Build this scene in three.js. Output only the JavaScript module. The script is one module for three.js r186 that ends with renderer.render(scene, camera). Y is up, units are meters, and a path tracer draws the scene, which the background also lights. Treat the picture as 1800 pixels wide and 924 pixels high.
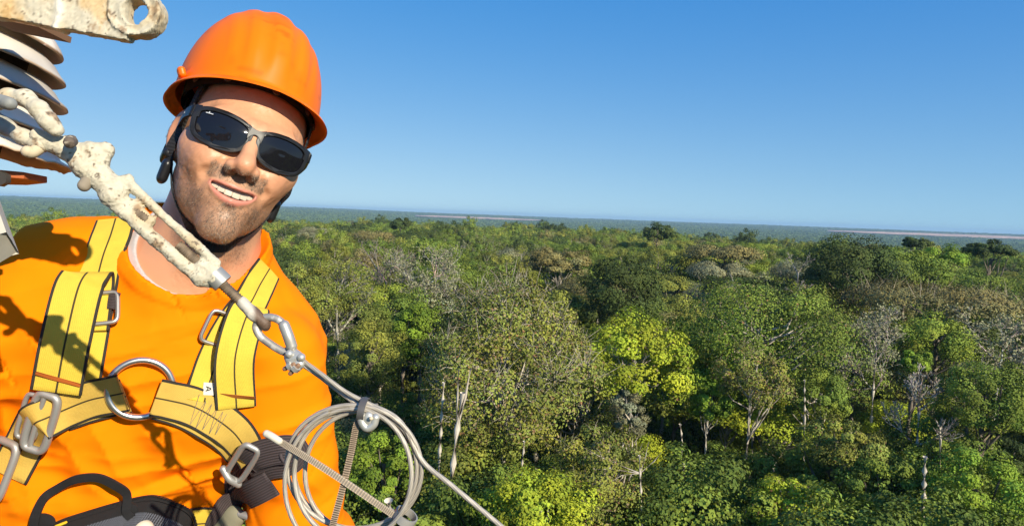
import * as THREE from 'three';
import { mergeGeometries, toCreasedNormals } from 'three/addons/utils/BufferGeometryUtils.js';

// ---------------------------------------------------------------- camera, sky, sun, exposure
const scene = new THREE.Scene();
const renderer = new THREE.WebGLRenderer({ antialias: true });
renderer.toneMapping = THREE.LinearToneMapping;
renderer.toneMappingExposure = 1.32;
renderer.shadowMap.enabled = true;
const EYE = new THREE.Vector3(0, 34, 0);
const camera = new THREE.PerspectiveCamera(2 * Math.atan(462 / 1200) * 180 / Math.PI, 1024 / 525, 0.05, 40000);
camera.position.copy(EYE);
camera.rotation.set(-4.0 * Math.PI / 180, 0, 2.08 * Math.PI / 180, 'YXZ');
camera.updateMatrixWorld(true);
const M = camera.matrixWorld.clone();
const Minv = M.clone().invert();
// the sun stands low, behind the camera to the right
const SUN = new THREE.Vector3(0.79, 0.52, 1).normalize().transformDirection(M);
const sun = new THREE.DirectionalLight(new THREE.Color(1, 0.90, 0.70), 5.0);
sun.position.copy(EYE).addScaledVector(SUN, 60);
sun.target.position.copy(EYE);
sun.castShadow = true;
sun.shadow.mapSize.set(2048, 2048);
Object.assign(sun.shadow.camera, { left: -60, right: 60, top: 60, bottom: -60, near: 1, far: 400 });
scene.add(sun, sun.target);
{ // clear evening-side sky: deep blue overhead, pale at the horizon, paler towards and opposite the sun
  const w = 768, h = 384, data = new Float32Array(w * h * 4), d = new THREE.Vector3();
  const hor = [0.268, 0.470, 0.600], mid = [0.003, 0.196, 0.575], top = [0.005, 0.085, 0.34], k = [0.80, 0.42, 0.22];
  for (let j = 0; j < h; j++) for (let i = 0; i < w; i++) {
    const e = ((j + 0.5) / h - 0.5) * Math.PI, a = ((i + 0.5) / w - 0.5) * 2 * Math.PI;
    d.set(Math.cos(e) * Math.cos(a), Math.sin(e), Math.cos(e) * Math.sin(a));
    const deg = Math.max(0, e * 180 / Math.PI), c = d.dot(SUN), g = Math.acos(Math.min(1, c)) * 180 / Math.PI;
    const low = Math.exp(-Math.pow(deg / 9.5, 1.05)), high = 1 - Math.exp(-deg / 45);
    for (let q = 0; q < 3; q++) {
      let v = mid[q] + (top[q] - mid[q]) * high;
      v += (hor[q] - v) * low;
      v *= 1 + k[q] * c * c;
      v += [1.0, 0.9, 0.72][q] * (0.55 * Math.exp(-g / 11) + 0.12 * Math.exp(-g / 30));
      data[(j * w + i) * 4 + q] = v;
    }
    data[(j * w + i) * 4 + 3] = 1;
  }
  const t = new THREE.DataTexture(data, w, h, THREE.RGBAFormat, THREE.FloatType);
  t.mapping = THREE.EquirectangularReflectionMapping; t.magFilter = THREE.LinearFilter; t.needsUpdate = true;
  scene.background = t; scene.environment = t;
}
scene.fog = new THREE.FogExp2(new THREE.Color(0.46, 0.72, 1.0), 0.00009);

// ---------------------------------------------------------------- small helpers
const V = (x, y, z) => new THREE.Vector3(x, y, z);
const clamp = (x, a = 0, b = 1) => Math.min(b, Math.max(a, x));
const mix = (a, b, t) => a + (b - a) * t;
const step = (a, b, x) => { const t = clamp((x - a) / (b - a)); return t * t * (3 - 2 * t); };
function rng(seed) { let s = (seed * 2654435761) >>> 0; return () => { s = (s + 0x6d2b79f5) | 0; let t = Math.imul(s ^ (s >>> 15), 1 | s); t = (t + Math.imul(t ^ (t >>> 7), 61 | t)) ^ t; return ((t ^ (t >>> 14)) >>> 0) / 4294967296; }; }
function hash(x, y, z) { let h = Math.imul(x, 374761393) ^ Math.imul(y, 668265263) ^ Math.imul(z, 2147483629 | 0); h = Math.imul(h ^ (h >>> 13), 1274126177); return ((h ^ (h >>> 16)) >>> 0) / 4294967296; }
function noise(x, y, z) {
  const X = Math.floor(x), Y = Math.floor(y), Z = Math.floor(z); let u = x - X, v = y - Y, w = z - Z;
  u = u * u * (3 - 2 * u); v = v * v * (3 - 2 * v); w = w * w * (3 - 2 * w);
  const l = (a, b, t) => a + (b - a) * t;
  return l(l(l(hash(X, Y, Z), hash(X + 1, Y, Z), u), l(hash(X, Y + 1, Z), hash(X + 1, Y + 1, Z), u), v), l(l(hash(X, Y, Z + 1), hash(X + 1, Y, Z + 1), u), l(hash(X, Y + 1, Z + 1), hash(X + 1, Y + 1, Z + 1), u), v), w) * 2 - 1;
}
function fbm(x, y, z, n = 4) { let s = 0, a = 0.5; for (let i = 0; i < n; i++) { s += a * noise(x, y, z); x = x * 2.03 + 7.1; y = y * 2.03 + 3.7; z = z * 2.03 + 5.3; a *= 0.5; } return s; }
const used = new Map();
function numbered(name) { const n = used.get(name) || 0; used.set(name, n + 1); return n ? name + '_' + String(n).padStart(3, '0') : name; }
const origin = new Map();   // a thing or part -> the world point its own axes start from
function thing(name, label, category, at, group) {
  const o = new THREE.Group(); o.name = numbered(name); o.position.copy(at); scene.add(o);
  o.userData = { label, category }; if (group) o.userData.group = group;
  origin.set(o, at.clone());
  return o;
}
// a mesh whose geometry is given in world metres, put under a thing, a part or the scene
function part(name, geometry, material, parent, label) {
  const o = origin.get(parent);
  if (o) geometry.translate(-o.x, -o.y, -o.z);
  const m = new THREE.Mesh(geometry, material); m.name = name; m.castShadow = m.receiveShadow = true;
  parent.add(m); if (o) origin.set(m, o); if (label) m.userData.label = label;
  return m;
}
function setting(name, geometry, material) { const m = new THREE.Mesh(geometry, material); m.name = name; m.userData.kind = 'structure'; m.receiveShadow = m.castShadow = true; scene.add(m); return m; }
const mat = (o) => new (o.transmission || o.clearcoat || o.sheen ? THREE.MeshPhysicalMaterial : THREE.MeshStandardMaterial)({ roughness: 0.7, side: THREE.DoubleSide, ...o });
const lin = (r, g, b) => new THREE.Color().setRGB(r, g, b);
// a geometry under construction
class Build {
  constructor() { this.p = []; this.c = []; this.i = []; this.n = 0; }
  vert(x, y, z, c) { this.p.push(x, y, z); this.c.push(c[0], c[1], c[2]); return this.n++; }
  tri(a, b, c) { this.i.push(a, b, c); }
  tube(pts, radii, sides, color) {
    const t = V(0, 0, 0), u = V(0, 0, 0), w = V(0, 0, 0), first = this.n;
    let ref = V(0.31, 0.17, 0.93);
    for (let k = 0; k < pts.length; k++) {
      t.subVectors(pts[Math.min(k + 1, pts.length - 1)], pts[Math.max(k - 1, 0)]).normalize();
      u.crossVectors(t, ref); if (u.lengthSq() < 1e-4) u.crossVectors(t, V(1, 0, 0)); u.normalize(); w.crossVectors(t, u); ref = V(0, 0, 0).crossVectors(u, t).multiplyScalar(-1);
      for (let s = 0; s < sides; s++) { const a = s / sides * Math.PI * 2, ca = Math.cos(a) * radii[k], sa = Math.sin(a) * radii[k]; this.vert(pts[k].x + u.x * ca + w.x * sa, pts[k].y + u.y * ca + w.y * sa, pts[k].z + u.z * ca + w.z * sa, color); }
    }
    for (let k = 0; k + 1 < pts.length; k++) for (let s = 0; s < sides; s++) { const a = first + k * sides + s, b = first + k * sides + (s + 1) % sides; this.tri(a, b, a + sides); this.tri(b, b + sides, a + sides); }
  }
  geometry(smooth = true) {
    let g = new THREE.BufferGeometry();
    g.setAttribute('position', new THREE.BufferAttribute(new Float32Array(this.p), 3));
    g.setAttribute('color', new THREE.BufferAttribute(new Float32Array(this.c), 3));
    g.setIndex(this.i);
    if (smooth) g.computeVertexNormals();
    return g;
  }
}
// ---------------------------------------------------------------- the land: a wooded rise, and a hazy plain far below it
const DROP = 46;
function ground(x, z) {
  const r = Math.hypot(x, z), a = Math.atan2(x, -z);
  let h = 1.6 * fbm(x / 60, 3.1, z / 60, 3) * step(20, 90, r);
  const rim = 560 - 250 * step(-0.1, -0.5, a) - 150 * step(0.25, 0.55, a);
  h -= DROP * step(rim * (0.9 + 0.2 * noise(a * 4, 1.2, 0)), 1700, r);
  h += 64 * clamp((r - 1700) / 7300) + step(1500, 3500, r) * 5 * fbm(x / 700, 9.4, z / 700, 3);
  h += 16 * step(2600, 5200, r) * step(-0.02, -0.42, a);
  h -= 120 * step(9000, 12000, r);
  return h;
}
const GREEN = (x, z) => 0.5 + 0.5 * fbm(x / 140, 2.2, z / 140, 4);
{
  const rings = [0]; for (let r = 6; r < 14000; r *= 1.045) rings.push(r);
  const S = 420, b = new Build();
  const ang = []; // finer in front of the camera, coarser all round
  for (let k = 0; k < S; k++) { const u = k / S; ang.push(u < 0.72 ? (u / 0.72 - 0.5) * 1.9 : 0.95 + (u - 0.72) / 0.28 * (Math.PI * 2 - 1.9)); }
  for (const r of rings) for (const a of ang) {
    const x = r * Math.sin(a), z = -r * Math.cos(a);
    const rough = r > 1900 ? 5 * Math.abs(noise(x / 45, 0, z / 45)) * step(1900, 5000, r) : 0;
    const t = GREEN(x, z), u = 0.5 + 0.5 * noise(x / 33, 8, z / 33), f = step(1500, 3500, r);
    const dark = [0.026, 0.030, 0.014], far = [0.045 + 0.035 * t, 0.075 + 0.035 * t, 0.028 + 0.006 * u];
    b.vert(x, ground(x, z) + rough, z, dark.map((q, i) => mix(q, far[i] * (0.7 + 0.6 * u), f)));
  }
  for (let k = 0; k + 1 < rings.length; k++) for (let s = 0; s < S; s++) { const a = k * S + s, c = k * S + (s + 1) % S; b.tri(a, c, a + S); b.tri(c, c + S, a + S); }
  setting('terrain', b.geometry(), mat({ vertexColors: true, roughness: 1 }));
}
// pale cleared fields far out on the plain, seen as thin strips
const fields = [];
function field(label, x0, x1, y0, y1) { // pixels of its near and far edges, laid on the plain
  fields.push([x0, x1, y0, y1]); const b = new Build(), n = 60, corner = (px, py) => {
    const d = V((px - 900) / 1200, (462 - py) / 1200, -1).transformDirection(M); let lo = 1800, hi = 9000;
    for (let k = 0; k < 60; k++) { const m = (lo + hi) / 2; (EYE.y + d.y * m > ground(d.x * m, d.z * m) + 9 ? lo = m : hi = m); }
    return V(d.x * lo, 0, d.z * lo);
  };
  for (let k = 0; k <= n; k++) for (const side of [0, 1]) {
    const px = mix(x0, x1, k / n), rag = (side ? 0.5 : -0.7) * Math.max(0, noise(px / 14, side * 9, 1)), w = Math.sin(Math.PI * clamp(k / n, 0.02, 0.98)) ** 0.4;
    const py = horizonY(px) + mix((y0 + y1) / 2, side ? y0 : y1, w) + rag, q = corner(px, py);
    const s = 0.9 + 0.2 * noise(px / 9, side, 4);
    b.vert(q.x, ground(q.x, q.z) + 9, q.z, [0.70 * s, 0.43 * s, 0.28 * s]);
  }
  for (let k = 0; k < n; k++) { const a = k * 2; b.tri(a, a + 1, a + 2); b.tri(a + 1, a + 3, a + 2); }
  const m = setting('field', b.geometry(), mat({ vertexColors: true, roughness: 1 })); m.name = numbered('bare_field'); m.userData.label = label;
}
function horizonY(px) { return 345.5 + px * 0.0363 + (px < 500 ? 0 : 0); }
field('long pale bare field strip below the horizon in the middle of the view', 730, 952, 5.0, 8.2);
field('long pale bare field strip below the horizon at the right', 1455, 1990, 4.6, 9.2);

// ---------------------------------------------------------------- trees
const FOL = { olive: [0.235, 0.255, 0.046], mid: [0.165, 0.225, 0.034], dark: [0.072, 0.102, 0.024], lime: [0.320, 0.375, 0.028], bright: [0.190, 0.282, 0.028], brown: [0.225, 0.200, 0.075], grey: [0.275, 0.275, 0.150], gold: [0.255, 0.315, 0.042] };
const WORD = { olive: 'olive green', mid: 'mid green', dark: 'dark green', lime: 'yellow-green', bright: 'bright green', brown: 'brownish', grey: 'grey-green', gold: 'golden green' };
const leafMat = mat({ vertexColors: true, roughness: 0.8, specularIntensity: 0.35, transmission: 0.2, thickness: 0 });
const barkMat = mat({ vertexColors: true, roughness: 0.95 });
const PALE = [0.52, 0.46, 0.37], BARK = [0.20, 0.165, 0.125], DEAD = [0.62, 0.56, 0.47];

// trunk and crown of one tree standing at the origin; s: { H, W (crown width), C (crown height), shape, color, leaves, leaf, seed, bark, lean, twigs }
function treeShapes(s) {
  const R = rng(s.seed), trunk = new Build(), crown = new Build(), bark = s.bark || BARK, base = FOL[s.color] || [1, 1, 1];
  const rt = s.rt || 0.018 * s.H + 0.04, lean = s.lean || 0, la = R() * 6.28, cy = s.H - s.C / 2;
  const at = (t) => V(lean * t * t * Math.cos(la) + 0.25 * Math.sin(t * 5 + s.seed) * t, s.H * t, lean * t * t * Math.sin(la) + 0.25 * Math.cos(t * 4 + s.seed) * t);
  const topT = s.shape === 'pole' ? 1 : (s.H - s.C * (s.shape === 'flat' ? 0.6 : 0.45)) / s.H, tp = [], tr = [];
  const N = 9; for (let k = 0; k <= N; k++) { const t = topT * k / N; tp.push(at(t)); tr.push(rt * (1.25 - 0.85 * (k / N)) + (k === 0 ? rt * 0.35 : 0)); }
  trunk.tube(tp, tr, s.rt ? 9 : 6, bark);
  const cc = at(1), center = V(cc.x, cy, cc.z);
  // clumps over an uneven dome
  const clumps = [], nc = s.clumps || 34;
  for (let k = 0; k < nc; k++) {
    let u, v, w; const a = k * 2.399963 + R() * 0.8, q = (k + 0.5) / nc;
    const low = s.shape === 'flat' ? 0.15 : s.shape === 'tall' ? -0.95 : -0.72, yy = mix(1, low, Math.pow(q, 0.85)) + (R() - 0.5) * 0.22, rr = Math.sqrt(Math.max(0.03, 1 - yy * yy * (s.shape === 'flat' ? 0.55 : 0.95)));
    const un = 1 + 0.34 * noise(Math.cos(a) * rr * 1.6 + s.seed, yy * 1.6, Math.sin(a) * rr * 1.6), inner = un * (R() < 0.3 ? 0.55 + 0.3 * R() : 0.84 + 0.28 * R());
    u = Math.cos(a) * rr * inner; w = Math.sin(a) * rr * inner; v = yy * (0.76 + 0.3 * R()) * (0.6 + 0.4 * un);
    if (s.shape === 'tall') { const sq = 1 - 0.35 * Math.max(0, v); u *= sq; w *= sq; }
    clumps.push({ p: V(center.x + u * s.W / 2, center.y + v * s.C / 2, center.z + w * s.W / 2), r: s.W * (0.075 + 0.10 * R()) * (nc < 20 ? 1.3 : 1), tone: 0.66 + 0.72 * R(), warm: R() });
  }
  const nl = Math.min(nc, s.limbs ?? 12), limbMesh = trunk;
  for (let k = 0; k < nl; k++) {
    const c = clumps[Math.floor(k * nc / nl)], t0 = topT * (s.rt ? 0.72 + 0.28 * R() : 0.66 + 0.33 * R()), a = at(t0), m = a.clone().lerp(c.p, 0.5); m.y += s.C * (0.02 - 0.1 * R()); m.x += (R() - 0.5) * s.W * 0.12; m.z += (R() - 0.5) * s.W * 0.12;
    const c1 = a.clone().lerp(m, 0.55), c2 = m.clone().lerp(c.p, 0.6); c1.x += (R() - 0.5) * 0.3; c2.y += (R() - 0.3) * 0.5;
    limbMesh.tube([a, c1, m, c2, c.p], [rt * 0.42, rt * 0.34, rt * 0.27, rt * 0.18, rt * 0.07], 5, bark);
  }
  if (s.twigs) for (let k = 0; k < s.twigs; k++) {   // fine dry twigs reaching out of the foliage
    const c = clumps[Math.floor(R() * nc)], d = V(R() - 0.5, R() * 0.9 - 0.1, R() - 0.5).normalize(), o = c.p.clone().addScaledVector(d, c.r * 0.3), L = c.r * (0.7 + 0.9 * R());
    const e = o.clone().addScaledVector(d, L), m = o.clone().lerp(e, 0.5); m.x += (R() - 0.5) * L * 0.3; m.y += (R() - 0.5) * L * 0.3;
    trunk.tube([o, m, e], [0.035, 0.022, 0.008], 3, s.twigColor || [0.34, 0.29, 0.22]);
  }
  const fine = s.coarse ? 1 : 2.3, per = Math.floor((s.leaves || 0) * fine / nc), d = V(0, 0, 0), n = V(0, 0, 0), u = V(0, 0, 0), w = V(0, 0, 0), p = V(0, 0, 0);
  for (const c of clumps) for (let k = 0; k < per; k++) {
    d.set(R() - 0.5, R() - 0.42, R() - 0.5).normalize();
    const rad = c.r * (0.35 + 0.75 * Math.sqrt(R()));
    p.set(c.p.x + d.x * rad * 1.15, c.p.y + d.y * rad * (s.shape === 'flat' ? 0.5 : 0.8), c.p.z + d.z * rad * 1.15);
    n.set(d.x * 0.75 + (p.x - center.x) / s.W * 0.9 + (R() - 0.5) * 0.9, d.y * 0.6 + (p.y - center.y) / s.C * 0.6 + 0.3 + (R() - 0.5) * 0.8, d.z * 0.75 + (p.z - center.z) / s.W * 0.9 + (R() - 0.5) * 0.9).normalize();
    u.set(R() - 0.5, R() - 0.5, R() - 0.5).cross(n).normalize(); w.crossVectors(n, u);
    const L = s.leaf / Math.sqrt(fine) * (0.6 + 0.8 * R()), B = L * 0.36, v = c.tone * (0.78 + 0.44 * R()), hot = 0.16 * (c.warm - 0.5) + 0.12 * (R() - 0.5);
    let col = [base[0] * v * (1 + 1.6 * hot), base[1] * v * (1 + 0.4 * hot), base[2] * v * (1 - hot)];
    if (s.dry && R() < s.dry) col = R() < 0.25 ? [0.24 * v, 0.13 * v, 0.06 * v] : [0.27 * v, 0.21 * v, 0.10 * v];
    const f = crown.n, bend = B * 0.5;
    crown.vert(p.x - u.x * L * 0.5, p.y - u.y * L * 0.5, p.z - u.z * L * 0.5, col);
    crown.vert(p.x + w.x * B + n.x * bend, p.y + w.y * B + n.y * bend, p.z + w.z * B + n.z * bend, col);
    crown.vert(p.x + u.x * L * 0.5, p.y + u.y * L * 0.5, p.z + u.z * L * 0.5, col);
    crown.vert(p.x - w.x * B + n.x * bend, p.y - w.y * B + n.y * bend, p.z - w.z * B + n.z * bend, col);
    crown.tri(f, f + 1, f + 2); crown.tri(f, f + 2, f + 3);
  }
  return { trunk: trunk.geometry(), crown: per ? crown.geometry() : null };
}
// a leafless or thinly leaved tree, grown branch by branch
function bareShapes(s) {
  const R = rng(s.seed), trunk = new Build(), crown = new Build(), col = s.bark || DEAD, ends = [];
  const grow = (o, d, L, r, depth, into) => {
    const pts = [o], rad = [r], n = depth > 3 ? 4 : 3; let q = o, e = d.clone();
    for (let k = 1; k <= n; k++) { e = e.clone().add(V((R() - 0.5) * 0.42, (R() - 0.42) * 0.3, (R() - 0.5) * 0.42)).normalize(); q = q.clone().addScaledVector(e, L / n); pts.push(q); rad.push(Math.max(s.bare ? 0.024 : 0.016, r * (1 - 0.30 * k / n))); }
    into.tube(pts, rad, depth > 3 ? 7 : depth > 1 ? 4 : 3, col.map((c) => c * (0.85 + 0.3 * R())));
    if (depth === 0) { ends.push(q); return; }
    const kids = depth > 3 ? 4 : depth > 1 ? 3 : (s.fine || 4);
    for (let k = 0; k < kids; k++) {
      const a = R() * 6.28 + k * 6.28 / kids, spread = (s.spread || 0.75) * (0.6 + 0.7 * R()), x = V(Math.cos(a), 0, Math.sin(a)).addScaledVector(e, -e.dot(V(Math.cos(a), 0, Math.sin(a)))).normalize();
      const dd = e.clone().multiplyScalar(Math.cos(spread)).addScaledVector(x, Math.sin(spread)); dd.y += s.rise ?? 0.12; dd.normalize();
      grow(pts[n - (k % 2 && depth > 1 ? 1 : 0)], dd, L * (s.shrink || 0.66) * (0.75 + 0.5 * R()), rad[n] * 0.78, depth - 1, crown);
    }
  };
  const h0 = s.H - s.C, rt = s.rt || 0.016 * s.H, o = V(0, 0, 0), tp = [], tr = [];
  for (let k = 0; k <= 6; k++) { const t = k / 6; tp.push(V((s.lean || 0.5) * t * t, h0 * t, 0.2 * Math.sin(t * 4))); tr.push(rt * (1.3 - 0.5 * t)); }
  trunk.tube(tp, tr, 8, col);
  for (let k = 0; k < (s.limbs || 4); k++) { const a = k * 6.28 / (s.limbs || 4) + R(), el = s.el || 0.75; grow(tp[6 - (k % 2)], V(Math.cos(a) * Math.cos(el), Math.sin(el), Math.sin(a) * Math.cos(el)), Math.max(s.C * 0.42, s.W * 0.24), tr[6] * 0.85, s.depth || 4, crown); }
  const leaves = new Build(), n = V(0, 0, 0), base = FOL[s.color];
  for (const e of s.leaves ? ends : []) for (let k = 0; k < s.leaves; k++) {
    const p = e.clone().add(V((R() - 0.5) * 1.1, (R() - 0.5) * 0.9, (R() - 0.5) * 1.1)), v = 0.7 + 0.6 * R(), L = s.leaf || 0.22;
    const u = V(R() - 0.5, R() - 0.5, R() - 0.5).normalize().multiplyScalar(L / 2), w = V(R() - 0.5, R() - 0.5, R() - 0.5).cross(u).normalize().multiplyScalar(L * 0.3), f = crown.n, c = base.map((q) => q * v);
    crown.vert(p.x - u.x, p.y - u.y, p.z - u.z, c); crown.vert(p.x + w.x, p.y + w.y, p.z + w.z, c); crown.vert(p.x + u.x, p.y + u.y, p.z + u.z, c); crown.vert(p.x - w.x, p.y - w.y, p.z - w.z, c);
    crown.tri(f, f + 1, f + 2); crown.tri(f, f + 2, f + 3);
  }
  return { trunk: trunk.geometry(), crown: crown.geometry() };
}
// pixel + distance -> a point of the place
const at = (px, py, d) => V((px - 900) / 1200 * d, (462 - py) / 1200 * d, -d).applyMatrix4(M);
const toPixel = (p) => { const q = p.clone().applyMatrix4(Minv); return [900 - 1200 * q.x / q.z, 462 + 1200 * q.y / q.z, -q.z]; };
const clear = [];   // px0, py0, px1, py1, depth of trunks that nothing nearer hides
const hides = (px, py, rx, ry, d) => clear.some((c) => d < c[4] + 1 && px + rx * 0.8 > c[0] && px - rx * 0.8 < c[2] && py + ry > c[1] && py - ry < c[3]);
const lit = [];   // pale trees that stand in the open sun: x, z, lowest lit height, half width
const shades = (x, z, top, w) => lit.some((c) => { const L = Math.hypot(SUN.x, SUN.z), dx = x - c[0], dz = z - c[1], t = (dx * SUN.x + dz * SUN.z) / L, q = Math.abs(dx * SUN.z - dz * SUN.x) / L; return t > 0 && t < 40 && q < w + c[3] && top > c[2] + t * SUN.y / L; });
const landmarks = [], crowns = [];   // crowns: px, py, rx, ry (pixels), depth - used to choose where the wood between the big trees grows
function feature(label, short, px, ytop, wpx, ybot, d, s) {
  const top = at(px, ytop, d), g = ground(top.x, top.z), k = d / 1200;
  const spec = { H: top.y - g, W: wpx * k, C: Math.max(1.2, (ybot - ytop) * k), seed: Math.floor(px * 7 + ytop), ...s };
  const t = thing(s.name || (s.bare ? 'bare_tree' : 'forest_tree'), label, 'tree', V(top.x, g, top.z));
  const { trunk, crown } = s.bare ? bareShapes(spec) : treeShapes(spec);
  const a = new THREE.Mesh(trunk, barkMat); a.name = 'trunk';
  t.add(a); t.rotation.y = s.turn ?? (spec.seed % 628) / 100;
  if (crown) { const b = new THREE.Mesh(crown, leafMat); b.name = 'crown'; t.add(b); }
  for (const c of t.children) c.castShadow = c.receiveShadow = true;
  crowns.push([px, (ytop + ybot) / 2, wpx / 2, (ybot - ytop) / 2, d]);
  if (s.show) clear.push([px - 12, ybot - 10, px + 12, s.show, d]); if (s.bare) { clear.push([px - wpx / 2, ytop, px + wpx / 2, ybot, d]); lit.push([top.x, top.z, top.y - spec.C * 0.8, spec.W * 0.4]); }
  if (short) landmarks.push({ short, px, py: (ytop + ybot) / 2 });
  return t;
}
feature('huge broad tree with dull olive and dry reddish leaves beside the wire coil', 'the huge olive tree beside the wire coil', 893, 498, 285, 800, 50, { color: 'olive', leaves: 15500, leaf: 0.30, clumps: 90, shape: 'tall', limbs: 26, twigs: 1100, twigColor: [0.48, 0.43, 0.33], dry: 0.16, bark: PALE, rt: 0.30, lean: 1.2 });
feature('yellow-green tree with pale forked limbs just right of the huge olive tree', 'the yellow-green tree with pale forks', 1118, 562, 172, 705, 60, { color: 'lime', leaves: 8000, leaf: 0.36, clumps: 46, shape: 'round', limbs: 20, bark: PALE, rt: 0.27, dry: 0.03 });
feature('dome-shaped very dark tree standing in the middle of the canopy', 'the very dark domed tree', 1098, 456, 132, 578, 92, { color: 'dark', leaves: 7000, leaf: 0.42, clumps: 50, shape: 'round', limbs: 10 });
feature('broad green tree with pale spreading limbs showing through its thin leaves', 'the broad tree with pale spreading limbs', 1342, 500, 246, 665, 66, { color: 'mid', leaves: 9500, leaf: 0.30, clumps: 64, shape: 'round', limbs: 34, bark: PALE, rt: 0.30, dry: 0.05 });
feature('thin olive tree on a tall pale forked trunk in front of the broad tree', 'the thin tree on a tall pale trunk', 1326, 618, 118, 712, 56, { color: 'olive', leaves: 3200, leaf: 0.26, clumps: 26, shape: 'round', limbs: 18, twigs: 120, bark: PALE, rt: 0.21, dry: 0.25, show: 790 });
feature('wide flat brownish canopy spread like a table on the right', 'the wide flat brownish canopy', 1645, 508, 240, 566, 100, { color: 'brown', leaves: 8000, leaf: 0.42, clumps: 60, shape: 'flat', limbs: 16, twigs: 120 });
feature('rounded golden green crown below the wide flat brownish canopy', 'the rounded golden green crown', 1652, 560, 132, 640, 80, { color: 'gold', leaves: 6000, leaf: 0.34, clumps: 42, shape: 'round', limbs: 12 });
feature('tall dark spreading tree breaking the skyline right of the middle', 'the tall dark skyline tree', 1497, 420, 145, 520, 112, { color: 'dark', leaves: 8000, leaf: 0.48, clumps: 54, shape: 'round', limbs: 14 });
feature('second tall dark green tree right beside the tall dark skyline tree', null, 1596, 442, 130, 520, 118, { color: 'mid', leaves: 6500, leaf: 0.48, clumps: 46, shape: 'round', limbs: 14 });
feature('dark umbrella-shaped tree near the right edge of the skyline', 'the umbrella-shaped skyline tree', 1746, 426, 72, 472, 170, { color: 'dark', leaves: 3600, leaf: 0.6, clumps: 26, shape: 'flat', limbs: 8 });
feature('small dark domed tree on the skyline above a bright green slope of leaves', null, 1612, 421, 46, 446, 210, { color: 'dark', leaves: 2200, leaf: 0.7, clumps: 20, shape: 'flat', limbs: 4 });
feature('bright green sloping crown just under the skyline at the right', 'the bright green sloping crown', 1650, 436, 78, 475, 155, { color: 'bright', leaves: 3600, leaf: 0.55, clumps: 26, shape: 'round', limbs: 6 });
feature('leafless silver-grey tree with upturned branches in the dark hollow at the right', 'the leafless silver-grey tree', 1622, 648, 104, 728, 60, { bare: 1, bark: [0.70, 0.63, 0.55], depth: 4, fine: 5, spread: 0.5, rise: 0.22, el: 0.55, limbs: 5, rt: 0.17 });
feature('dry pale tree with tangled twigs above the silver-grey one', 'the dry pale tangled tree', 1543, 548, 108, 640, 76, { bare: 1, color: 'grey', leaves: 3, leaf: 0.3, depth: 4, spread: 0.62, el: 0.8, limbs: 5, rt: 0.2 });
feature('wide grey-brown leafless tree left of the huge olive tree', 'the wide leafless grey tree', 744, 412, 130, 505, 108, { bare: 1, color: 'grey', leaves: 2, leaf: 0.4, depth: 4, fine: 4, spread: 0.7, el: 0.5, limbs: 6, rt: 0.32 });
feature('grey twiggy tree with a pinkish haze of bare branches left of the wide leafless tree', null, 682, 425, 90, 495, 112, { bare: 1, bark: [0.46, 0.38, 0.33], depth: 4, fine: 4, spread: 0.6, el: 0.7, limbs: 6, rt: 0.28 });
feature('pale forked bare tree between the orange sleeve and the wide leafless tree', 'the pale forked bare tree', 598, 458, 84, 545, 94, { bare: 1, color: 'olive', leaves: 3, leaf: 0.36, depth: 4, spread: 0.6, el: 0.85, limbs: 4, rt: 0.30, bark: [0.46, 0.43, 0.36] });
feature('soft olive tree with feathery foliage right of the orange shoulder', 'the feathery olive tree', 652, 540, 100, 690, 74, { color: 'olive', leaves: 7600, leaf: 0.24, clumps: 54, shape: 'tall', limbs: 10 });
feature('bright lime crown rising from the bottom edge right of the wire rope', 'the lime crown at the bottom edge', 948, 838, 172, 960, 38, { color: 'lime', leaves: 7600, leaf: 0.25, clumps: 44, shape: 'round', limbs: 12, bark: PALE });
feature('loose olive crown with bare twigs left of the slim dead trunk', 'the loose olive crown with bare twigs', 1070, 760, 150, 915, 43, { color: 'olive', leaves: 6400, leaf: 0.24, clumps: 44, shape: 'round', limbs: 16, twigs: 160, bark: PALE, dry: 0.12 });
feature('grey dry tree on a thin pale trunk below the yellow-green tree', 'the grey dry tree on a thin trunk', 1118, 690, 66, 780, 52, { color: 'grey', leaves: 2200, leaf: 0.22, clumps: 20, shape: 'tall', limbs: 14, twigs: 160, bark: DEAD, rt: 0.12, show: 840 });
feature('fresh green young tree on a pale slanting trunk', 'the fresh green tree on a slanting trunk', 1240, 682, 62, 745, 58, { color: 'bright', leaves: 2600, leaf: 0.30, clumps: 18, shape: 'round', limbs: 8, bark: [0.5, 0.45, 0.38], rt: 0.16, lean: 1.0, show: 802 });
feature('vivid green sapling crown glowing above the silver-grey tree', null, 1608, 616, 44, 652, 68, { color: 'bright', leaves: 1700, leaf: 0.30, clumps: 14, shape: 'round', limbs: 4 });
feature('greyish half-bare tree at the right edge of the picture', 'the half-bare tree at the right edge', 1768, 545, 110, 640, 78, { bare: 1, color: 'grey', leaves: 3, leaf: 0.34, depth: 4, spread: 0.66, el: 0.6, limbs: 5, rt: 0.2 });
feature('mid green leafy tree at the right edge below the half-bare one', 'the leafy tree at the right edge', 1742, 640, 136, 770, 58, { color: 'mid', leaves: 7200, leaf: 0.26, clumps: 48, shape: 'round', limbs: 12 });
feature('bright leafy crown in the lower right corner', 'the bright crown in the lower right corner', 1715, 800, 150, 930, 44, { color: 'bright', leaves: 6400, leaf: 0.24, clumps: 40, shape: 'round', limbs: 10 });
feature('glowing yellow-green tree between the feathery tree and the huge olive tree', null, 742, 530, 84, 640, 82, { color: 'bright', leaves: 5200, leaf: 0.34, clumps: 34, shape: 'tall', limbs: 8 });
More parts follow.
